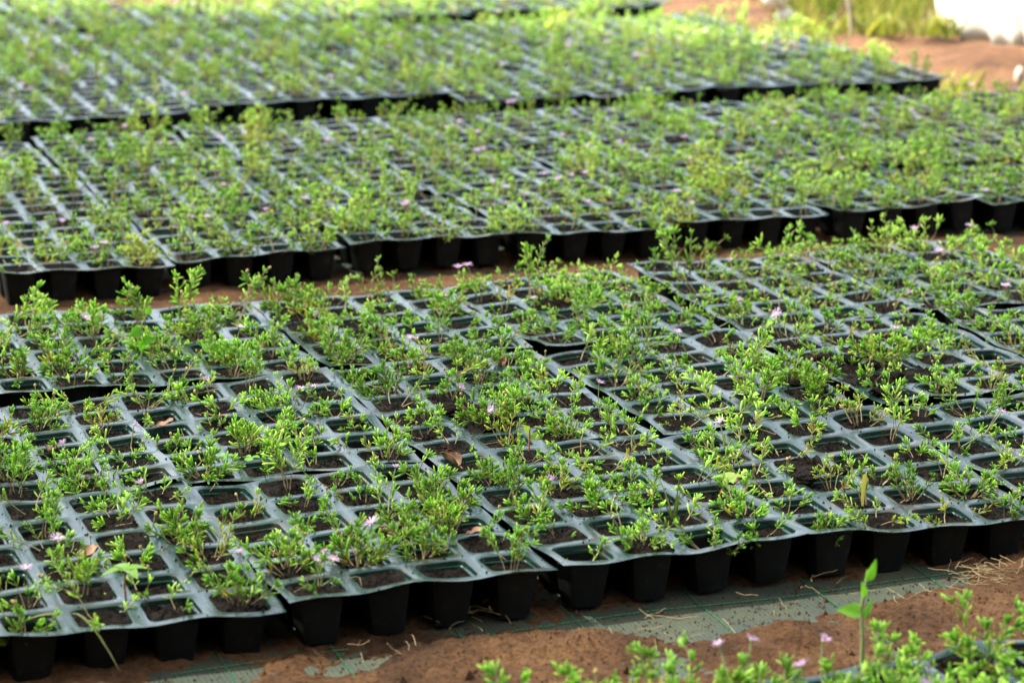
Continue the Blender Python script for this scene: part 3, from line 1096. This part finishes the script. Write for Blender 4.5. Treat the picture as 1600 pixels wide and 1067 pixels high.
far_chunks = []
n_ind = 0
used_lab = set()
for k, (dist, t, i, j, P) in enumerate(cands):
    r = np.random.default_rng(40000 + k)
    uv = to_uv(t, i - 1.5, j - 2.5)
    big = min(nearest(BIG, uv)[1], 9) < 0.28
    tall = nearest(TALL, uv)[1] < 0.28
    if k not in fl_owner and not big and not tall:
        if nearest(EMPTY, uv)[1] < 0.3 or r.random() < (0.05 if t.bed < 2 else 0.09):
            continue
    dx, dy = r.normal(0, 0.09) * S, r.normal(0, 0.07) * S
    P = P + Vector((dx, dy, 0))
    rotz = r.random() * 6.28
    if n_ind < 300 and t.bed < 3:
        n_ind += 1
        habit = 'upright' if tall else 'bushy' if big or (t.bed == 0 and r.random() < 0.9) else HABITS[r.choice(5, p=[0.28, 0.30, 0.14, 0.08, 0.20])]
        vr = VARS[habit][r.integers(len(VARS[habit]))]
        sc = r.uniform(0.84, 1.16) * (1.2 if t.bed == 1 and uv[1] > 17.2 else 1.0) * (1.14 if big or tall else 1.0) * (1.3 if t.bed == 0 else 1.0)
        root = link('seedling', None, loc=P)
        root.rotation_euler = (r.normal(0, 0.06), r.normal(0, 0.06), rotz)
        root.scale = (sc,) * 3
        link('stem', vr[1], root)
        link('foliage', vr[0], root, kind='stuff')
        root_m = Matrix.LocRotScale(root.location, root.rotation_euler, root.scale)
        inv = root_m.inverted()
        fl = fl_owner.get(k, [])
        for (u, v) in fl:
            head = inv @ G(u, v, DECK + r.uniform(0.034, 0.046))
            if head.xy.length > 0.05:
                head.xy = head.xy.normalized() * 0.05
            mid = Vector((head.x * 0.7, head.y * 0.7, head.z * 0.45)) + Vector((r.normal(0, 0.002), r.normal(0, 0.002), 0))
            pts = [Vector((0, 0, 0.004)), mid, head.lerp(mid, 0.4), head]
            sv, sf = tubes([(a, b_, 0.0007, 0.0006) for a, b_ in zip(pts[:-1], pts[1:])], 4)
            stalk = link('flower_stalk', mesh_from('flower_stalk', sv, [sf], M_STALK), root)
            fo = link('flower', FLOWER_ME[r.integers(5)], stalk, head)
            fo.rotation_euler = (r.normal(0, 0.35), r.normal(0, 0.35), r.random() * 6)
            ce = link('flower_centre', CENTRE_ME, stalk, head)
            ce.rotation_euler = fo.rotation_euler
        nb = 0
        if vr[2] and r.random() < 0.42:
            for q in range(int(r.integers(1, 3))):
                tp0, td = vr[2][r.integers(len(vr[2]))]
                head = Vector(tp0) + Vector((r.normal(0, 0.003), r.normal(0, 0.003), r.uniform(0.008, 0.017)))
                sv, sf = tubes([(tp0, head, 0.0006, 0.0006)], 4)
                st_ = link('bud_stalk', mesh_from('bud_stalk', sv, [sf], M_STALK), root)
                bo = link('bud', BUD_ME, st_, head)
                bo.rotation_euler = (r.normal(0, 0.3), r.normal(0, 0.3), 0)
                nb += 1
        look = WORD[habit]
        if fl:
            look += ' pink-flowered' if len(fl) == 1 else f' {["", "", "two", "three", "four"][min(4, len(fl))]}-flowered'
        if t.bed == 0:
            lab = f'{look} seedling, {ORD[i + 1]} cell from left, cell row {ORD[6 - j]} from rear, {t.name[0]} bottom-edge tray'
        elif t.bed == 1:
            lab = f'{look} seedling, {ORD[i + 1]} cell of {ORD[j + 1]} cell row, {t.name[0]} tray of {t.name[1]} tray row'
        else:
            lab = f'{look} seedling, {ORD[i + 1]} cell of {ORD[j + 1]} cell row, {t.name[0]} tray of second bed'
        tag(root, lab, 'seedling', 'seedlings growing in the tray cells')
    else:
        V, F, C, sv, sf, tp_ = LOWV[r.integers(len(LOWV))]
        sc = r.uniform(0.94, 1.32) * (1.25 if big else 1.0)
        if r.random() < 0.25:
            sc *= 0.65
        far_chunks.append((V, F, C, sv, sf, tp_, sc, rotz, np.array(P), r.random() < (0.075 if t.bed == 2 else 0.10), r.random() < 0.3, r))

# everything past the 300 nearest: one mass
Vs, Qs, Ts, Cs, mq, mt, off = [], [], [], [], [], [], 0


def put(V, Q, T, C, mi):
    global off
    Vs.append(V)
    Cs.append(C)
    if len(Q):
        Qs.append(np.asarray(Q) + off)
        mq.append(np.full(len(Q), mi))
    if len(T):
        Ts.append(np.asarray(T) + off)
        mt.append(np.full(len(T), mi))
    off += len(V)


bv, bq = ball(0.0026, 0.0032, 0.0, 5, 4)
for (V, F, C, sv, sf, tp_, sc, rz, P, flw, bud, r) in far_chunks:
    R = np.array([[math.cos(rz), -math.sin(rz), 0], [math.sin(rz), math.cos(rz), 0], [0, 0, 1]]) * sc
    C2 = C.copy()
    C2[:, 0] = np.clip(C2[:, 0] + r.normal(0, 0.1), 0, 1)
    C2[:, 2] = np.clip(C2[:, 2] + max(0, r.normal(0.04, 0.08)), 0, 1)
    put(V @ R.T + P, F[0], F[1], C2, 0)
    put(sv @ R.T + P, sf, [], np.zeros((len(sv), 4)), 1)
    if flw:
        for q in range(int(r.integers(1, 3))):
            fv, fq, ft = flower_mesh(60 + int(r.integers(5)))
            tp0 = tp_[r.integers(len(tp_))][0] @ R.T + P
            h = np.array([r.normal(0, 0.006), r.normal(0, 0.006), r.uniform(0.012, 0.024)])
            s2, f2 = tubes([(tp0, tp0 + h, 0.0007, 0.0007)], 3)
            put(s2, f2, [], np.zeros((len(s2), 4)), 1)
            put(fv * 1.15 + tp0 + h, fq, ft, np.zeros((len(fv), 4)), 2)
    if bud:
        tp0 = tp_[r.integers(len(tp_))][0] @ R.T + P
        put(bv + tp0 + np.array([0, 0, 0.004]), bq, [], np.zeros((len(bv), 4)), 3)
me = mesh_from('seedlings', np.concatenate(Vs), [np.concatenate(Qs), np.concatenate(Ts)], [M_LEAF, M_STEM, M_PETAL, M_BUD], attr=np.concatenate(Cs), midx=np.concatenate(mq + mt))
link('seedlings', me, kind='stuff')
print('trays', len(TRAYS), 'single seedlings', n_ind, 'massed', len(far_chunks), 'mass faces', len(me.polygons))


# ---------------------------------------------------------------- things lying on the trays
def deck_z(u, v):
    best = DECK + 0.004
    bd = 1e9
    for t in TRAYS:
        d = max(abs(u - t.u) / 2.1, abs(v - t.v) / 3.1)
        if d < bd:
            bd = d
            x, y = u - t.u, v - t.v
            best = t.root.location.z + float(t.warp(x, y)) * S
    return best


def curled_leaf(name, mat, L, W, curl, loc, rot, label, roll=1.0):
    """dry leaf: a pointed blade rolled along its midrib and bent lengthwise, with thickness"""
    nu, nv = 10, 7
    V = []
    for a in range(nu):
        t = a / (nu - 1)
        w_ = W * 0.5 * (math.sin(math.pi * (0.04 + 0.93 * t ** 0.8)) ** 0.8 + 0.02)
        for b_ in range(nv):
            s_ = (b_ / (nv - 1) - 0.5) * 2
            th = s_ * roll * 1.25
            y = w_ * math.sin(th) / max(0.5, roll)
            z = w_ * (1 - math.cos(th)) * 0.9
            x = L * (t - 0.5)
            V.append((x * math.cos(curl * (t - 0.5)), y + 0.0012 * math.sin(7 * t + 2 * s_), z + L * curl * (t - 0.5) ** 2 + 0.001 * math.sin(11 * t + b_)))
    V = np.array(V)
    V2 = V - np.array([0, 0, 0.0006])
    n_ = len(V)
    i = (np.arange(nu - 1)[:, None] * nv + np.arange(nv - 1)[None]).reshape(-1)
    q = np.stack([i, i + 1, i + nv + 1, i + nv], -1)
    F = [q, (q + n_)[:, ::-1]]
    rim = list(range(nv)) + [nv * a + nv - 1 for a in range(1, nu)] + [n_ - 1 - b_ for b_ in range(1, nv)] + [nv * a for a in range(nu - 2, 0, -1)]
    e = np.array([[a, b_, b_ + n_, a + n_] for a, b_ in zip(rim, rim[1:] + rim[:1])])
    o = link(name, mesh_from(name, np.concatenate([V, V2]), [np.concatenate(F + [e])], mat), loc=loc)
    o.rotation_euler = rot
    tag(o, label, 'dead leaf', 'dead leaves on the trays')
    sv, sf = tubes([((-L * 0.5, 0, 0.001), (-L * 0.72, 0.002, 0.002), 0.0007, 0.0005)], 4)
    link('leaf_stalk', mesh_from('leaf_stalk', sv, [sf], M_DEAD), o)
    return o


DEADL = [((3.1, 11.55), M_TAN, 0.024, 0.020, 0.6, 1.5, 'tan curled dead leaf standing beside a bushy seedling mid tray'),
         ((-2.66, 8.3), M_DEAD, 0.036, 0.022, 0.5, 1.5, 'large dark brown rolled leaf on the left trays'),
         ((-3.71, 10.07), M_TAN, 0.022, 0.012, 0.5, 0.7, 'small flat brown leaf behind the rolled dark leaf'),
         ((-6.06, 8.44), M_DEAD, 0.026, 0.018, 0.6, 1.5, 'dark brown curled leaf at the left edge near a lilac flower'),
         ((0.14, 5.47), M_DEAD, 0.030, 0.020, 0.3, 1.5, 'brown rolled leaf lying in an almost empty raised cell'),
         ((-1.97, 2.33), M_TAN, 0.018, 0.009, 0.4, 1.2, 'short brown leaf scrap on a web of the second tray'),
         ((-6.53, 2.85), M_TAN, 0.026, 0.02, 0.5, 0.9, 'light brown folded leaf in the lower left tray'),
         ((-0.67, 1.81), M_TAN, 0.024, 0.012, 0.3, 0.7, 'orange brown flat leaf near the front of the second tray'),
         ((4.1, 2.75), M_DEAD, 0.028, 0.02, 0.5, 1.2, 'dark red brown leaf between the trays right of centre'),
         ((-2.82, 10.0), M_TAN, 0.032, 0.011, 0.4, 0.9, 'narrow tan leaf lying across a web of the left trays')]
for q, ((u, v), mt_, L, W, cu, ro, lab) in enumerate(DEADL):
    r = np.random.default_rng(300 + q)
    curled_leaf('dead_leaf', mt_, L, W, cu, G(u, v, deck_z(u, v) + 0.004), (r.normal(0.2, 0.3), r.normal(-0.2, 0.25), r.random() * 6.28), lab, ro)


def clod(r, rad):
    import bmesh
    bm = bmesh.new()
    bmesh.ops.create_icosphere(bm, subdivisions=3, radius=1)
    s_ = Vector((r.uniform(0.8, 1.3), r.uniform(0.75, 1.1), r.uniform(0.5, 0.75)))
    o3 = Vector(r.random(3) * 40)
    for v in bm.verts:
        n1 = mnoise.noise(v.co * 1.3 + o3) * 0.45 + mnoise.noise(v.co * 3.4 + o3) * 0.28 + mnoise.noise(v.co * 8 + o3) * 0.14
        c = v.co * (1 + n1)
        v.co = Vector((c.x * s_.x, c.y * s_.y, c.z * s_.z)) * rad
    me = bpy.data.meshes.new('soil_clod')
    bm.to_mesh(me)
    bm.free()
    me.materials.append(M_MIX)
    return me


CLODS = [((5.44, 2.76), 0.012, 'largest dark soil clod, on a web in the right front tray'), ((6.23, 3.0), 0.009, 'dark soil clod right of the largest clod beside yellowed leaves'),
         ((5.47, 4.6), 0.009, 'dark soil clod behind the largest clod'), ((9.42, 9.16), 0.014, 'dark soil lump behind the bright bushy plants on the right'),
         ((9.74, 7.79), 0.014, 'broad dark soil heap right of the bright bushy plants'), ((9.3, 9.89), 0.009, 'rear lump of the spilled soil on the right trays'),
         ((8.38, 8.25), 0.010, 'soil lump hidden among the bushy plants on the right'), ((9.72, 8.8), 0.011, 'soil lump in the middle of the right spill'),
         ((1.21, 8.78), 0.012, 'crumbly soil lump left of the mid-tray spill'), ((1.98, 7.83), 0.012, 'crumbly soil lump at the centre of the mid-tray spill'),
         ((1.23, 8.09), 0.008, 'small soil crumb in front of the mid-tray spill'), ((4.82, 5.33), 0.010, 'rough soil lump beside a lilac flower right of centre'),
         ((-0.51, 8.68), 0.008, 'small soil crumb on a web left of centre'), ((6.35, 16.52), 0.013, 'soil heap with roots near the rear edge of the front bed'),
         ((7.92, 8.41), 0.008, 'small clod left of the bushy plants on the right'), ((8.98, 7.07), 0.009, 'front lump of the spilled soil on the right trays')]
for q, ((u, v), rad, lab) in enumerate(CLODS):
    o = link('soil_clod', clod(np.random.default_rng(500 + q), rad), loc=G(u, v, deck_z(u, v) + rad * 0.3))
    tag(o, lab, 'soil clod', 'soil clods spilled on the trays')

# loose crumbs scattered on the webs
r = np.random.default_rng(77)
cv, cf, b0 = [], [], 0
tet = np.array([[1, 0, -0.5], [-0.6, 0.8, -0.5], [-0.5, -0.9, -0.4], [0.1, 0.1, 0.9]])
for t in TRAYS:
    if t.bed > 2:
        continue
    for q in range(70 if t.bed == 1 else 25):
        x, y = r.uniform(-2.05, 2.05), r.uniform(-3.05, 3.05)
        if r.random() < 0.5:
            x = round(x) + r.normal(0, 0.03)
        else:
            y = round(y * 1) + r.normal(0, 0.03)
        if abs((x + 0.5) % 1 - 0.5) > 0.1 and abs((y + 0.5) % 1 - 0.5) > 0.1:
            continue
        if abs(x) > 2.05 or abs(y) > 3.05:
            continue
        P = tray_point(t, x, y, 0)
        s_ = r.uniform(0.0006, 0.0019)
        a = r.random() * 6.28
        R = np.array([[math.cos(a), -math.sin(a), 0], [math.sin(a), math.cos(a), 0], [0, 0, 1]])
        cv.append(tet @ R.T * s_ * r.uniform(0.7, 1.3, (4, 1)) + np.array(P) + np.array([0, 0, s_ * 0.4]))
        cf.append(np.array([[0, 1, 3], [1, 2, 3], [2, 0, 3], [0, 2, 1]]) + b0)
        b0 += 4
link('soil_crumbs', mesh_from('soil_crumbs', np.concatenate(cv), [np.concatenate(cf)], M_MIX, smooth=False), kind='stuff')


# ---------------------------------------------------------------- weeds among the seedlings
def blade_leaf(P, D, N, L, W, droop, shape='ovate', tint=0.6, old=0.0, n_=7):
    """a broad flat leaf with a folded midrib; returns V,Q,C"""
    P, D, N = np.array(P, float), norm(np.array(D, float)), np.array(N, float)
    X = norm(np.cross(D, N))
    Z = np.cross(X, D)
    V, C = [], []
    for a in range(n_):
        t = a / (n_ - 1)
        if shape == 'ovate':
            w_ = W * 0.5 * (math.sin(math.pi * min(1, 0.06 + t ** 0.7 * 0.94)) + 0.02)
        elif shape == 'blade':
            w_ = W * 0.5 * ((1 - t) ** 0.55 + 0.02)
        else:
            w_ = W * 0.5 * (t ** 0.6 + 0.05) * (1 if t < 0.9 else 0.72)
        c = P + D * L * t - Z * droop * L * t * t
        V += [c - X * w_ + Z * w_ * 0.35, c, c + X * w_ + Z * w_ * 0.35]
        C += [[tint, t * 0.6, old, 1]] * 3
    Q = []
    for a in range(n_ - 1):
        for b_ in range(2):
            i = a * 3 + b_
            Q.append([i, i + 1, i + 4, i + 3])
    return np.array(V), np.array(Q), np.array(C)


def weed(name, loc, stem_pts, stem_r, leaves, mat_stem, label, cat='weed', mat=None, group='weeds among the seedlings'):
    root = link(name, None, loc=loc)
    tag(root, label, cat, group)
    if stem_pts:
        sg = [(a, b_, stem_r * (1 - 0.5 * k / len(stem_pts)), stem_r * (1 - 0.5 * (k + 1) / len(stem_pts))) for k, (a, b_) in enumerate(zip(stem_pts[:-1], stem_pts[1:]))]
        sv, sf = tubes(sg, 5)
        link('stem', mesh_from('stem', sv, [sf], mat_stem), root)
    for lf in leaves:
        V, Q, C = blade_leaf(*lf)
        link('leaf', mesh_from('leaf', V, [Q], mat or M_BROAD, attr=C), root)
    return root


def at(u, v, dz=-0.008):
    return G(u, v, deck_z(u, v) + dz)


UPN = (0, 0, 1)
SIDE = (0.3, -0.9, 0.3)
# clover with three round leaflets on two stalks
weed('clover_sprout', at(-3.46, 6.9), [(0, 0, 0), (0.004, 0, 0.02)], 0.0006,
     [((0.004 + ox, oy, 0.022 + oz), (math.cos(a), math.sin(a), 0.1), UPN, 0.010, 0.011, 0.2, 'heart', 0.85) for (ox, oy, oz) in ((0, 0, 0), (0.028, 0.004, -0.003)) for a in (0.3, 2.4, 4.5)],
     M_STALK, 'bright green clover sprout with round leaflets in left front tray')
# heart leaved creeper
weed('creeper', at(-3.14, 14.9), [(0, 0, 0), (0.006, 0.002, 0.025), (0.004, 0.0, 0.05), (0.012, 0.0, 0.066)], 0.0011,
     [((0.006, 0, 0.03), (0.9, -0.3, 0.25), SIDE, 0.016, 0.012, 0.3, 'ovate', 0.55), ((0.004, 0, 0.045), (-0.6, -0.3, -0.3), SIDE, 0.018, 0.015, 0.2, 'ovate', 0.4),
      ((0.012, 0, 0.064), (0.3, -0.2, 0.9), SIDE, 0.013, 0.009, 0.2, 'ovate', 0.6), ((0.006, 0, 0.02), (-0.1, -0.6, 0.5), SIDE, 0.018, 0.014, 0.3, 'ovate', 0.35)],
     M_STALK, 'leaning creeper with heart shaped leaves at rear left of front bed')
weed('broadleaf_weed', at(-1.87, 14.4), [(0, 0, 0), (0.002, 0, 0.016)], 0.001,
     [((0.002, 0, 0.016), (0.8, -0.3, 0.25), SIDE, 0.026, 0.016, 0.15, 'ovate', 0.6), ((0.002, 0, 0.016), (-0.5, 0.2, 0.7), SIDE, 0.02, 0.012, 0.25, 'ovate', 0.75)],
     M_STALK, 'small weed with two pointed broad leaves behind left trays')
# grass tufts
for q, (u, v, lab) in enumerate(((-6.82, 1.83, 'thin green grass tuft in the lower left tray'), (2.6, 1.6, 'small grass tuft near the front of the third tray'), (7.35, 14.6, 'slim grass blades in the rear right trays'))):
    r = np.random.default_rng(90 + q)
    weed('grass_tuft', at(u, v), None, 0, [((r.normal(0, 0.002), r.normal(0, 0.002), 0), (r.normal(0, 0.3), r.normal(0, 0.3), 1), SIDE, r.uniform(0.03, 0.055), 0.0024, r.uniform(-0.1, 0.5), 'blade', r.uniform(0.4, 0.8)) for k in range(6)],
         None, lab, 'grass', M_GRASS)
# red stemmed sapling
weed('red_stemmed_weed', at(-6.35, 1.05), [(0, 0, 0), (-0.001, 0, 0.02), (0.001, 0, 0.034)], 0.0013,
     [((0.001, 0, 0.034), (math.cos(a), math.sin(a), 0.25), UPN, 0.024, 0.013, 0.35, 'ovate', 0.7, 0.12) for a in (0.3, 2.2, 3.6, 5.3)], M_RED,
     'young weed with red stem and spreading pale leaves, lower left tray')
weed('red_stemmed_weed', at(1.71, 5.9), [(0, 0, 0), (0.001, 0, 0.02), (0.001, 0, 0.036)], 0.0013,
     [((0.001, 0, 0.02 + 0.005 * k), (math.cos(a), math.sin(a), 0.8), SIDE, 0.013, 0.006, 0.2, 'ovate', 0.6, 0.3) for k, a in enumerate((0.2, 2.2, 4.1))], M_RED,
     'thin weed with a bright red stem in the centre trays')
weed('red_stemmed_weed', at(3.75, 2.45), [(0, 0, 0), (0.004, 0, 0.012), (0.012, 0, 0.024)], 0.0012,
     [((0.012, 0, 0.024), (math.cos(a), math.sin(a), 0.35), UPN, 0.02, 0.012, 0.3, 'ovate', 0.9, 0.35) for a in (0.0, 1.7, 3.2, 4.8)], M_RED,
     'red and yellow leaved weed near the third tray front')
# folded yellow brown leaf standing up
weed('yellowed_leaf', at(5.74, 1.2), None, 0, [((0, 0, 0), (-0.1, 0.0, 1), (0.75, -0.6, 0.2), 0.044, 0.011, -0.12, 'heart', 0.2, 0.85)], None, 'tall folded yellow brown leaf standing in the right front tray', 'dead leaf', M_GRASS)
# drooping blade over the front edge
weed('grass_tuft', at(-7.3, 0.3, 0.0), None, 0, [((0, 0, 0.006), (0.45, -0.6, 0.35), UPN, 0.07, 0.0036, 0.95, 'blade', 0.35, 0.25), ((-0.01, 0, 0.004), (-0.6, -0.2, 0.3), UPN, 0.03, 0.006, 0.5, 'blade', 0.9, 0.5)],
     None, 'yellowing grass blade drooping over the front left tray edge', 'grass', M_GRASS)
# tall soft weed at the bottom edge
weed('tall_weed', G(2.33, -5.55, DECK), [(0, 0, -0.01), (0.001, 0, 0.03), (-0.001, 0.001, 0.06), (0.004, 0.001, 0.095)], 0.0022,
     [((-0.001, 0, 0.058), (-0.75, -0.3, 0.12), SIDE, 0.02, 0.013, 0.45, 'ovate', 0.8), ((0.003, 0, 0.085), (0.35, -0.2, 0.9), SIDE, 0.022, 0.009, 0.15, 'ovate', 0.65), ((0.0, 0, 0.05), (0.55, 0.3, 0.9), SIDE, 0.022, 0.006, 0.2, 'ovate', 0.5),
      ((0.001, 0, 0.07), (-0.1, -0.5, 0.9), SIDE, 0.018, 0.007, 0.2, 'ovate', 0.6)], M_STALK, 'tall single stemmed weed rising at the bottom right of the photo')
# narrow pointed weeds of the second bed
for q, (u, v, lab) in enumerate(((5.6, 39.0, 'tall reddish weed at the rear of second bed, left'), (4.0, 38.6, 'yellowish upright weed left of the reddish one, second bed'), (15.0, 26.5, 'pale dry weed in the second bed near centre right'))):
    r = np.random.default_rng(190 + q)
    weed('upright_weed', at(u, v), [(0, 0, 0), (0.001, 0, 0.03), (0, 0, 0.062)], 0.0016, [((0, 0, 0.03 + 0.007 * k), (math.cos(k * 2.1), math.sin(k * 2.1), 0.55), UPN, 0.024, 0.007, 0.2, 'ovate', 0.8, 0.35) for k in range(6)], M_RED if q == 0 else M_STALK, lab)

# ---------------------------------------------------------------- straw and twigs on the ground and trays
r = np.random.default_rng(5)
segs = []
for (cu, cv_, n_, sp_) in ((7.0, -0.7, 46, 0.35), (6.6, -1.3, 14, 0.5), (4.13, -0.42, 5, 0.4), (-0.9, 0.2, 16, 0.35), (0.9, -1.3, 12, 0.6), (5.3, -1.5, 10, 0.5), (2.4, -1.5, 8, 0.8), (-3, -0.6, 10, 1.0), (1.0, 21.2, 14, 2.0), (9, 21.0, 14, 2.5)):
    for q in range(n_):
        u, v = cu + r.normal(0, sp_), cv_ + r.normal(0, sp_ * 0.45)
        p = np.array(G(u, v, 0.009 + r.random() * 0.008))
        a = r.random() * 6.28
        for k in range(4):
            a += r.normal(0, 0.16)
            q2 = p + np.array([math.cos(a), math.sin(a), r.normal(0, 0.2)]) * r.uniform(0.003, 0.011)
            q2[2] = max(q2[2], 0.006)
            segs.append((p, q2, 0.00042, 0.00036))
            p = q2
for t in TRAYS:
    if t.bed != 1:
        continue
    for q in range(16):
        x, y = r.uniform(-2, 2), r.uniform(-3, 3)
        p = np.array(tray_point(t, x, y, -0.03))
        a = r.random() * 6.28
        dz = r.normal(0, 0.3)
        for k in range(4):
            a += r.normal(0, 0.4)
            q2 = p + np.array([math.cos(a), math.sin(a), dz * 0.5 + r.normal(0, 0.25)]) * r.uniform(0.003, 0.008)
            segs.append((p, q2, 0.0005, 0.0004))
            p = q2
sv, sf = tubes(segs, 3)
link('dry_straw', mesh_from('dry_straw', sv, [sf], M_STRAW), kind='stuff')

# ---------------------------------------------------------------- background right: grass, white sheet, stones, stake
r = np.random.default_rng(9)
Vb, Qb, Cb, off2 = [], [], [], 0
for q in range(9000):
    u, v = r.uniform(28, 62), r.uniform(54, 92)
    edge = v - np.interp(u, [28, 31, 33, 34.5, 37, 40, 62], [66, 60.5, 57.8, 57.0, 57.4, 60, 64]) - max(0, (31.6 + (v - 58) * 0.40 - u) * 8) + fbm(np.array([u]), np.array([v]), 31, 3, 0.5)[0] * 2
    if u < 28 + r.random() * 2 or edge < 0 or r.random() > min(1, 0.35 + edge * 0.2):
        continue
    P = np.array(G(u, v, -0.012))
    a = r.random() * 6.28
    lean = abs(r.normal(0.25, 0.25))
    L = r.uniform(0.05, 0.11) + min(0.2, 0.03 * edge) * r.random()
    V, Q, C = blade_leaf(P, (math.cos(a) * lean, math.sin(a) * lean, 1), (math.cos(a + 1.3), math.sin(a + 1.3), 0.1), L, r.uniform(0.003, 0.007), r.uniform(0, 0.5), 'blade', np.clip(r.normal(0.55, 0.22), 0, 1), 0.7 if r.random() < 0.12 else max(0, r.normal(0.05, 0.1)), 5)
    Vb.append(V)
    Qb.append(Q + off2)
    Cb.append(C)
    off2 += len(V)
# low weeds on the bank
for (cu, cv_, n_, sp_) in ((34.3, 57.2, 90, 0.5), (36.2, 56.0, 60, 0.5), (32.2, 57.6, 40, 0.5), (30.3, 43.3, 30, 0.6), (31.5, 40.0, 16, 0.6)):
    for q in range(n_):
        P = np.array(G(cu + r.normal(0, sp_), cv_ + r.normal(0, sp_), 0.0))
        a = r.random() * 6.28
        V, Q, C = blade_leaf(P, (math.cos(a) * 0.6, math.sin(a) * 0.6, 1), (math.cos(a + 1.3), math.sin(a + 1.3), 0.4), r.uniform(0.03, 0.07), r.uniform(0.006, 0.014), 0.4, 'ovate', np.clip(r.normal(0.7, 0.2), 0, 1), max(0, r.normal(0.2, 0.15)), 5)
        Vb.append(V)
        Qb.append(Q + off2)
        Cb.append(C)
        off2 += len(V)
link('grass', mesh_from('grass', np.concatenate(Vb), [np.concatenate(Qb)], M_GRASS, attr=np.concatenate(Cb)), kind='stuff')

# white plastic sheet hanging to the ground in folds
path = [(39.3, 60.5), (38.5, 58.3), (37.95, 56.6), (37.8, 55.3), (38.1, 54.4), (38.35, 52.9), (38.9, 49.4), (39.6, 46)]
pts = [G(u, v) for u, v in path]
fine = []
for a, b_ in zip(pts[:-1], pts[1:]):
    n_ = max(6, int((b_ - a).length / 0.008))
    fine += [a.lerp(b_, k / n_) for k in range(n_)]
rows = 18
V = []
sd = 0.0
for k, p in enumerate(fine):
    nx = fine[min(k + 1, len(fine) - 1)] - fine[max(k - 1, 0)]
    nx.normalize()
    nrm = Vector((-nx.y, nx.x, 0))
    if k:
        sd += (p - fine[k - 1]).length
    for q in range(rows):
        t = q / (rows - 1)
        z = t * 0.75
        fold = 0.024 * math.sin(sd * 52 + 1.5 * t) + 0.011 * math.sin(sd * 121 + 2 + 2 * t)
        lift = 0.012 * math.sin(sd * 9) if q == 0 else 0
        pp = p + nrm * (fold * (0.5 + 0.8 * (1 - t))) + Vector((-0.12 * z, 0.5 * z, z - 0.012 + lift))
        V.append(tuple(pp))
n1 = len(V)
V = np.array(V)
i = (np.arange(len(fine) - 1)[:, None] * rows + np.arange(rows - 1)[None]).reshape(-1)
Q = np.stack([i, i + rows, i + rows + 1, i + 1], -1)
o = link('plastic_sheet', mesh_from('plastic_sheet', V, [Q], M_WHITE))
sm = o.modifiers.new('thickness', 'SOLIDIFY')
sm.thickness = 0.0015
tag(o, 'white plastic sheet hanging in folds to the red soil, top right', 'plastic sheet')


def stone(r, rad, sz, mat, name='white_stone'):
    import bmesh
    bm = bmesh.new()
    bmesh.ops.create_icosphere(bm, subdivisions=4, radius=1)
    o3 = Vector(r.random(3) * 40)
    for v in bm.verts:
        n1 = mnoise.noise(v.co * 1.1 + o3) * 0.16 + mnoise.noise(v.co * 3 + o3) * 0.04
        c = v.co * (1 + n1)
        v.co = Vector((c.x * sz[0], c.y * sz[1], c.z * sz[2])) * rad
    for f in bm.faces:
        f.smooth = True
    me = bpy.data.meshes.new(name)
    bm.to_mesh(me)
    bm.free()
    me.materials.append(mat)
    return me


gu, gv = 32.77, 62.12
o = link('white_stone', stone(np.random.default_rng(1), 0.024, (1, 1, 0.9), M_STONE), loc=G(gu + 0.15, gv, 0.014))
tag(o, 'smaller white rounded stone under the larger one by the grass', 'stone', 'white stones by the grass')
o = link('white_stone', stone(np.random.default_rng(2), 0.036, (1.1, 1, 1), M_STONE), loc=G(gu - 0.2, gv + 0.1, 0.068))
tag(o, 'larger white rounded stone resting at the grass edge', 'stone', 'white stones by the grass')
o = link('white_stone', stone(np.random.default_rng(3), 0.014, (0.8, 0.8, 1.5), M_PALE), loc=G(33.14, 44.16, 0.02))
tag(o, 'small upright pale stone on red soil at the right edge', 'stone')

# pale stake leaning in the weeds
sv, sf = tubes([((0, 0, -0.02), (-0.004, 0, 0.04), 0.0045, 0.0055), ((-0.004, 0, 0.04), (-0.012, 0.002, 0.10), 0.0055, 0.0075), ((-0.012, 0.002, 0.10), (-0.0125, 0.002, 0.108), 0.0075, 0.003)], 6)
o = link('stake', mesh_from('stake', sv, [sf], M_PALE), loc=G(33.34, 57.05, 0.0))
tag(o, 'pale leaning stake among weeds beyond the third bed', 'stake')
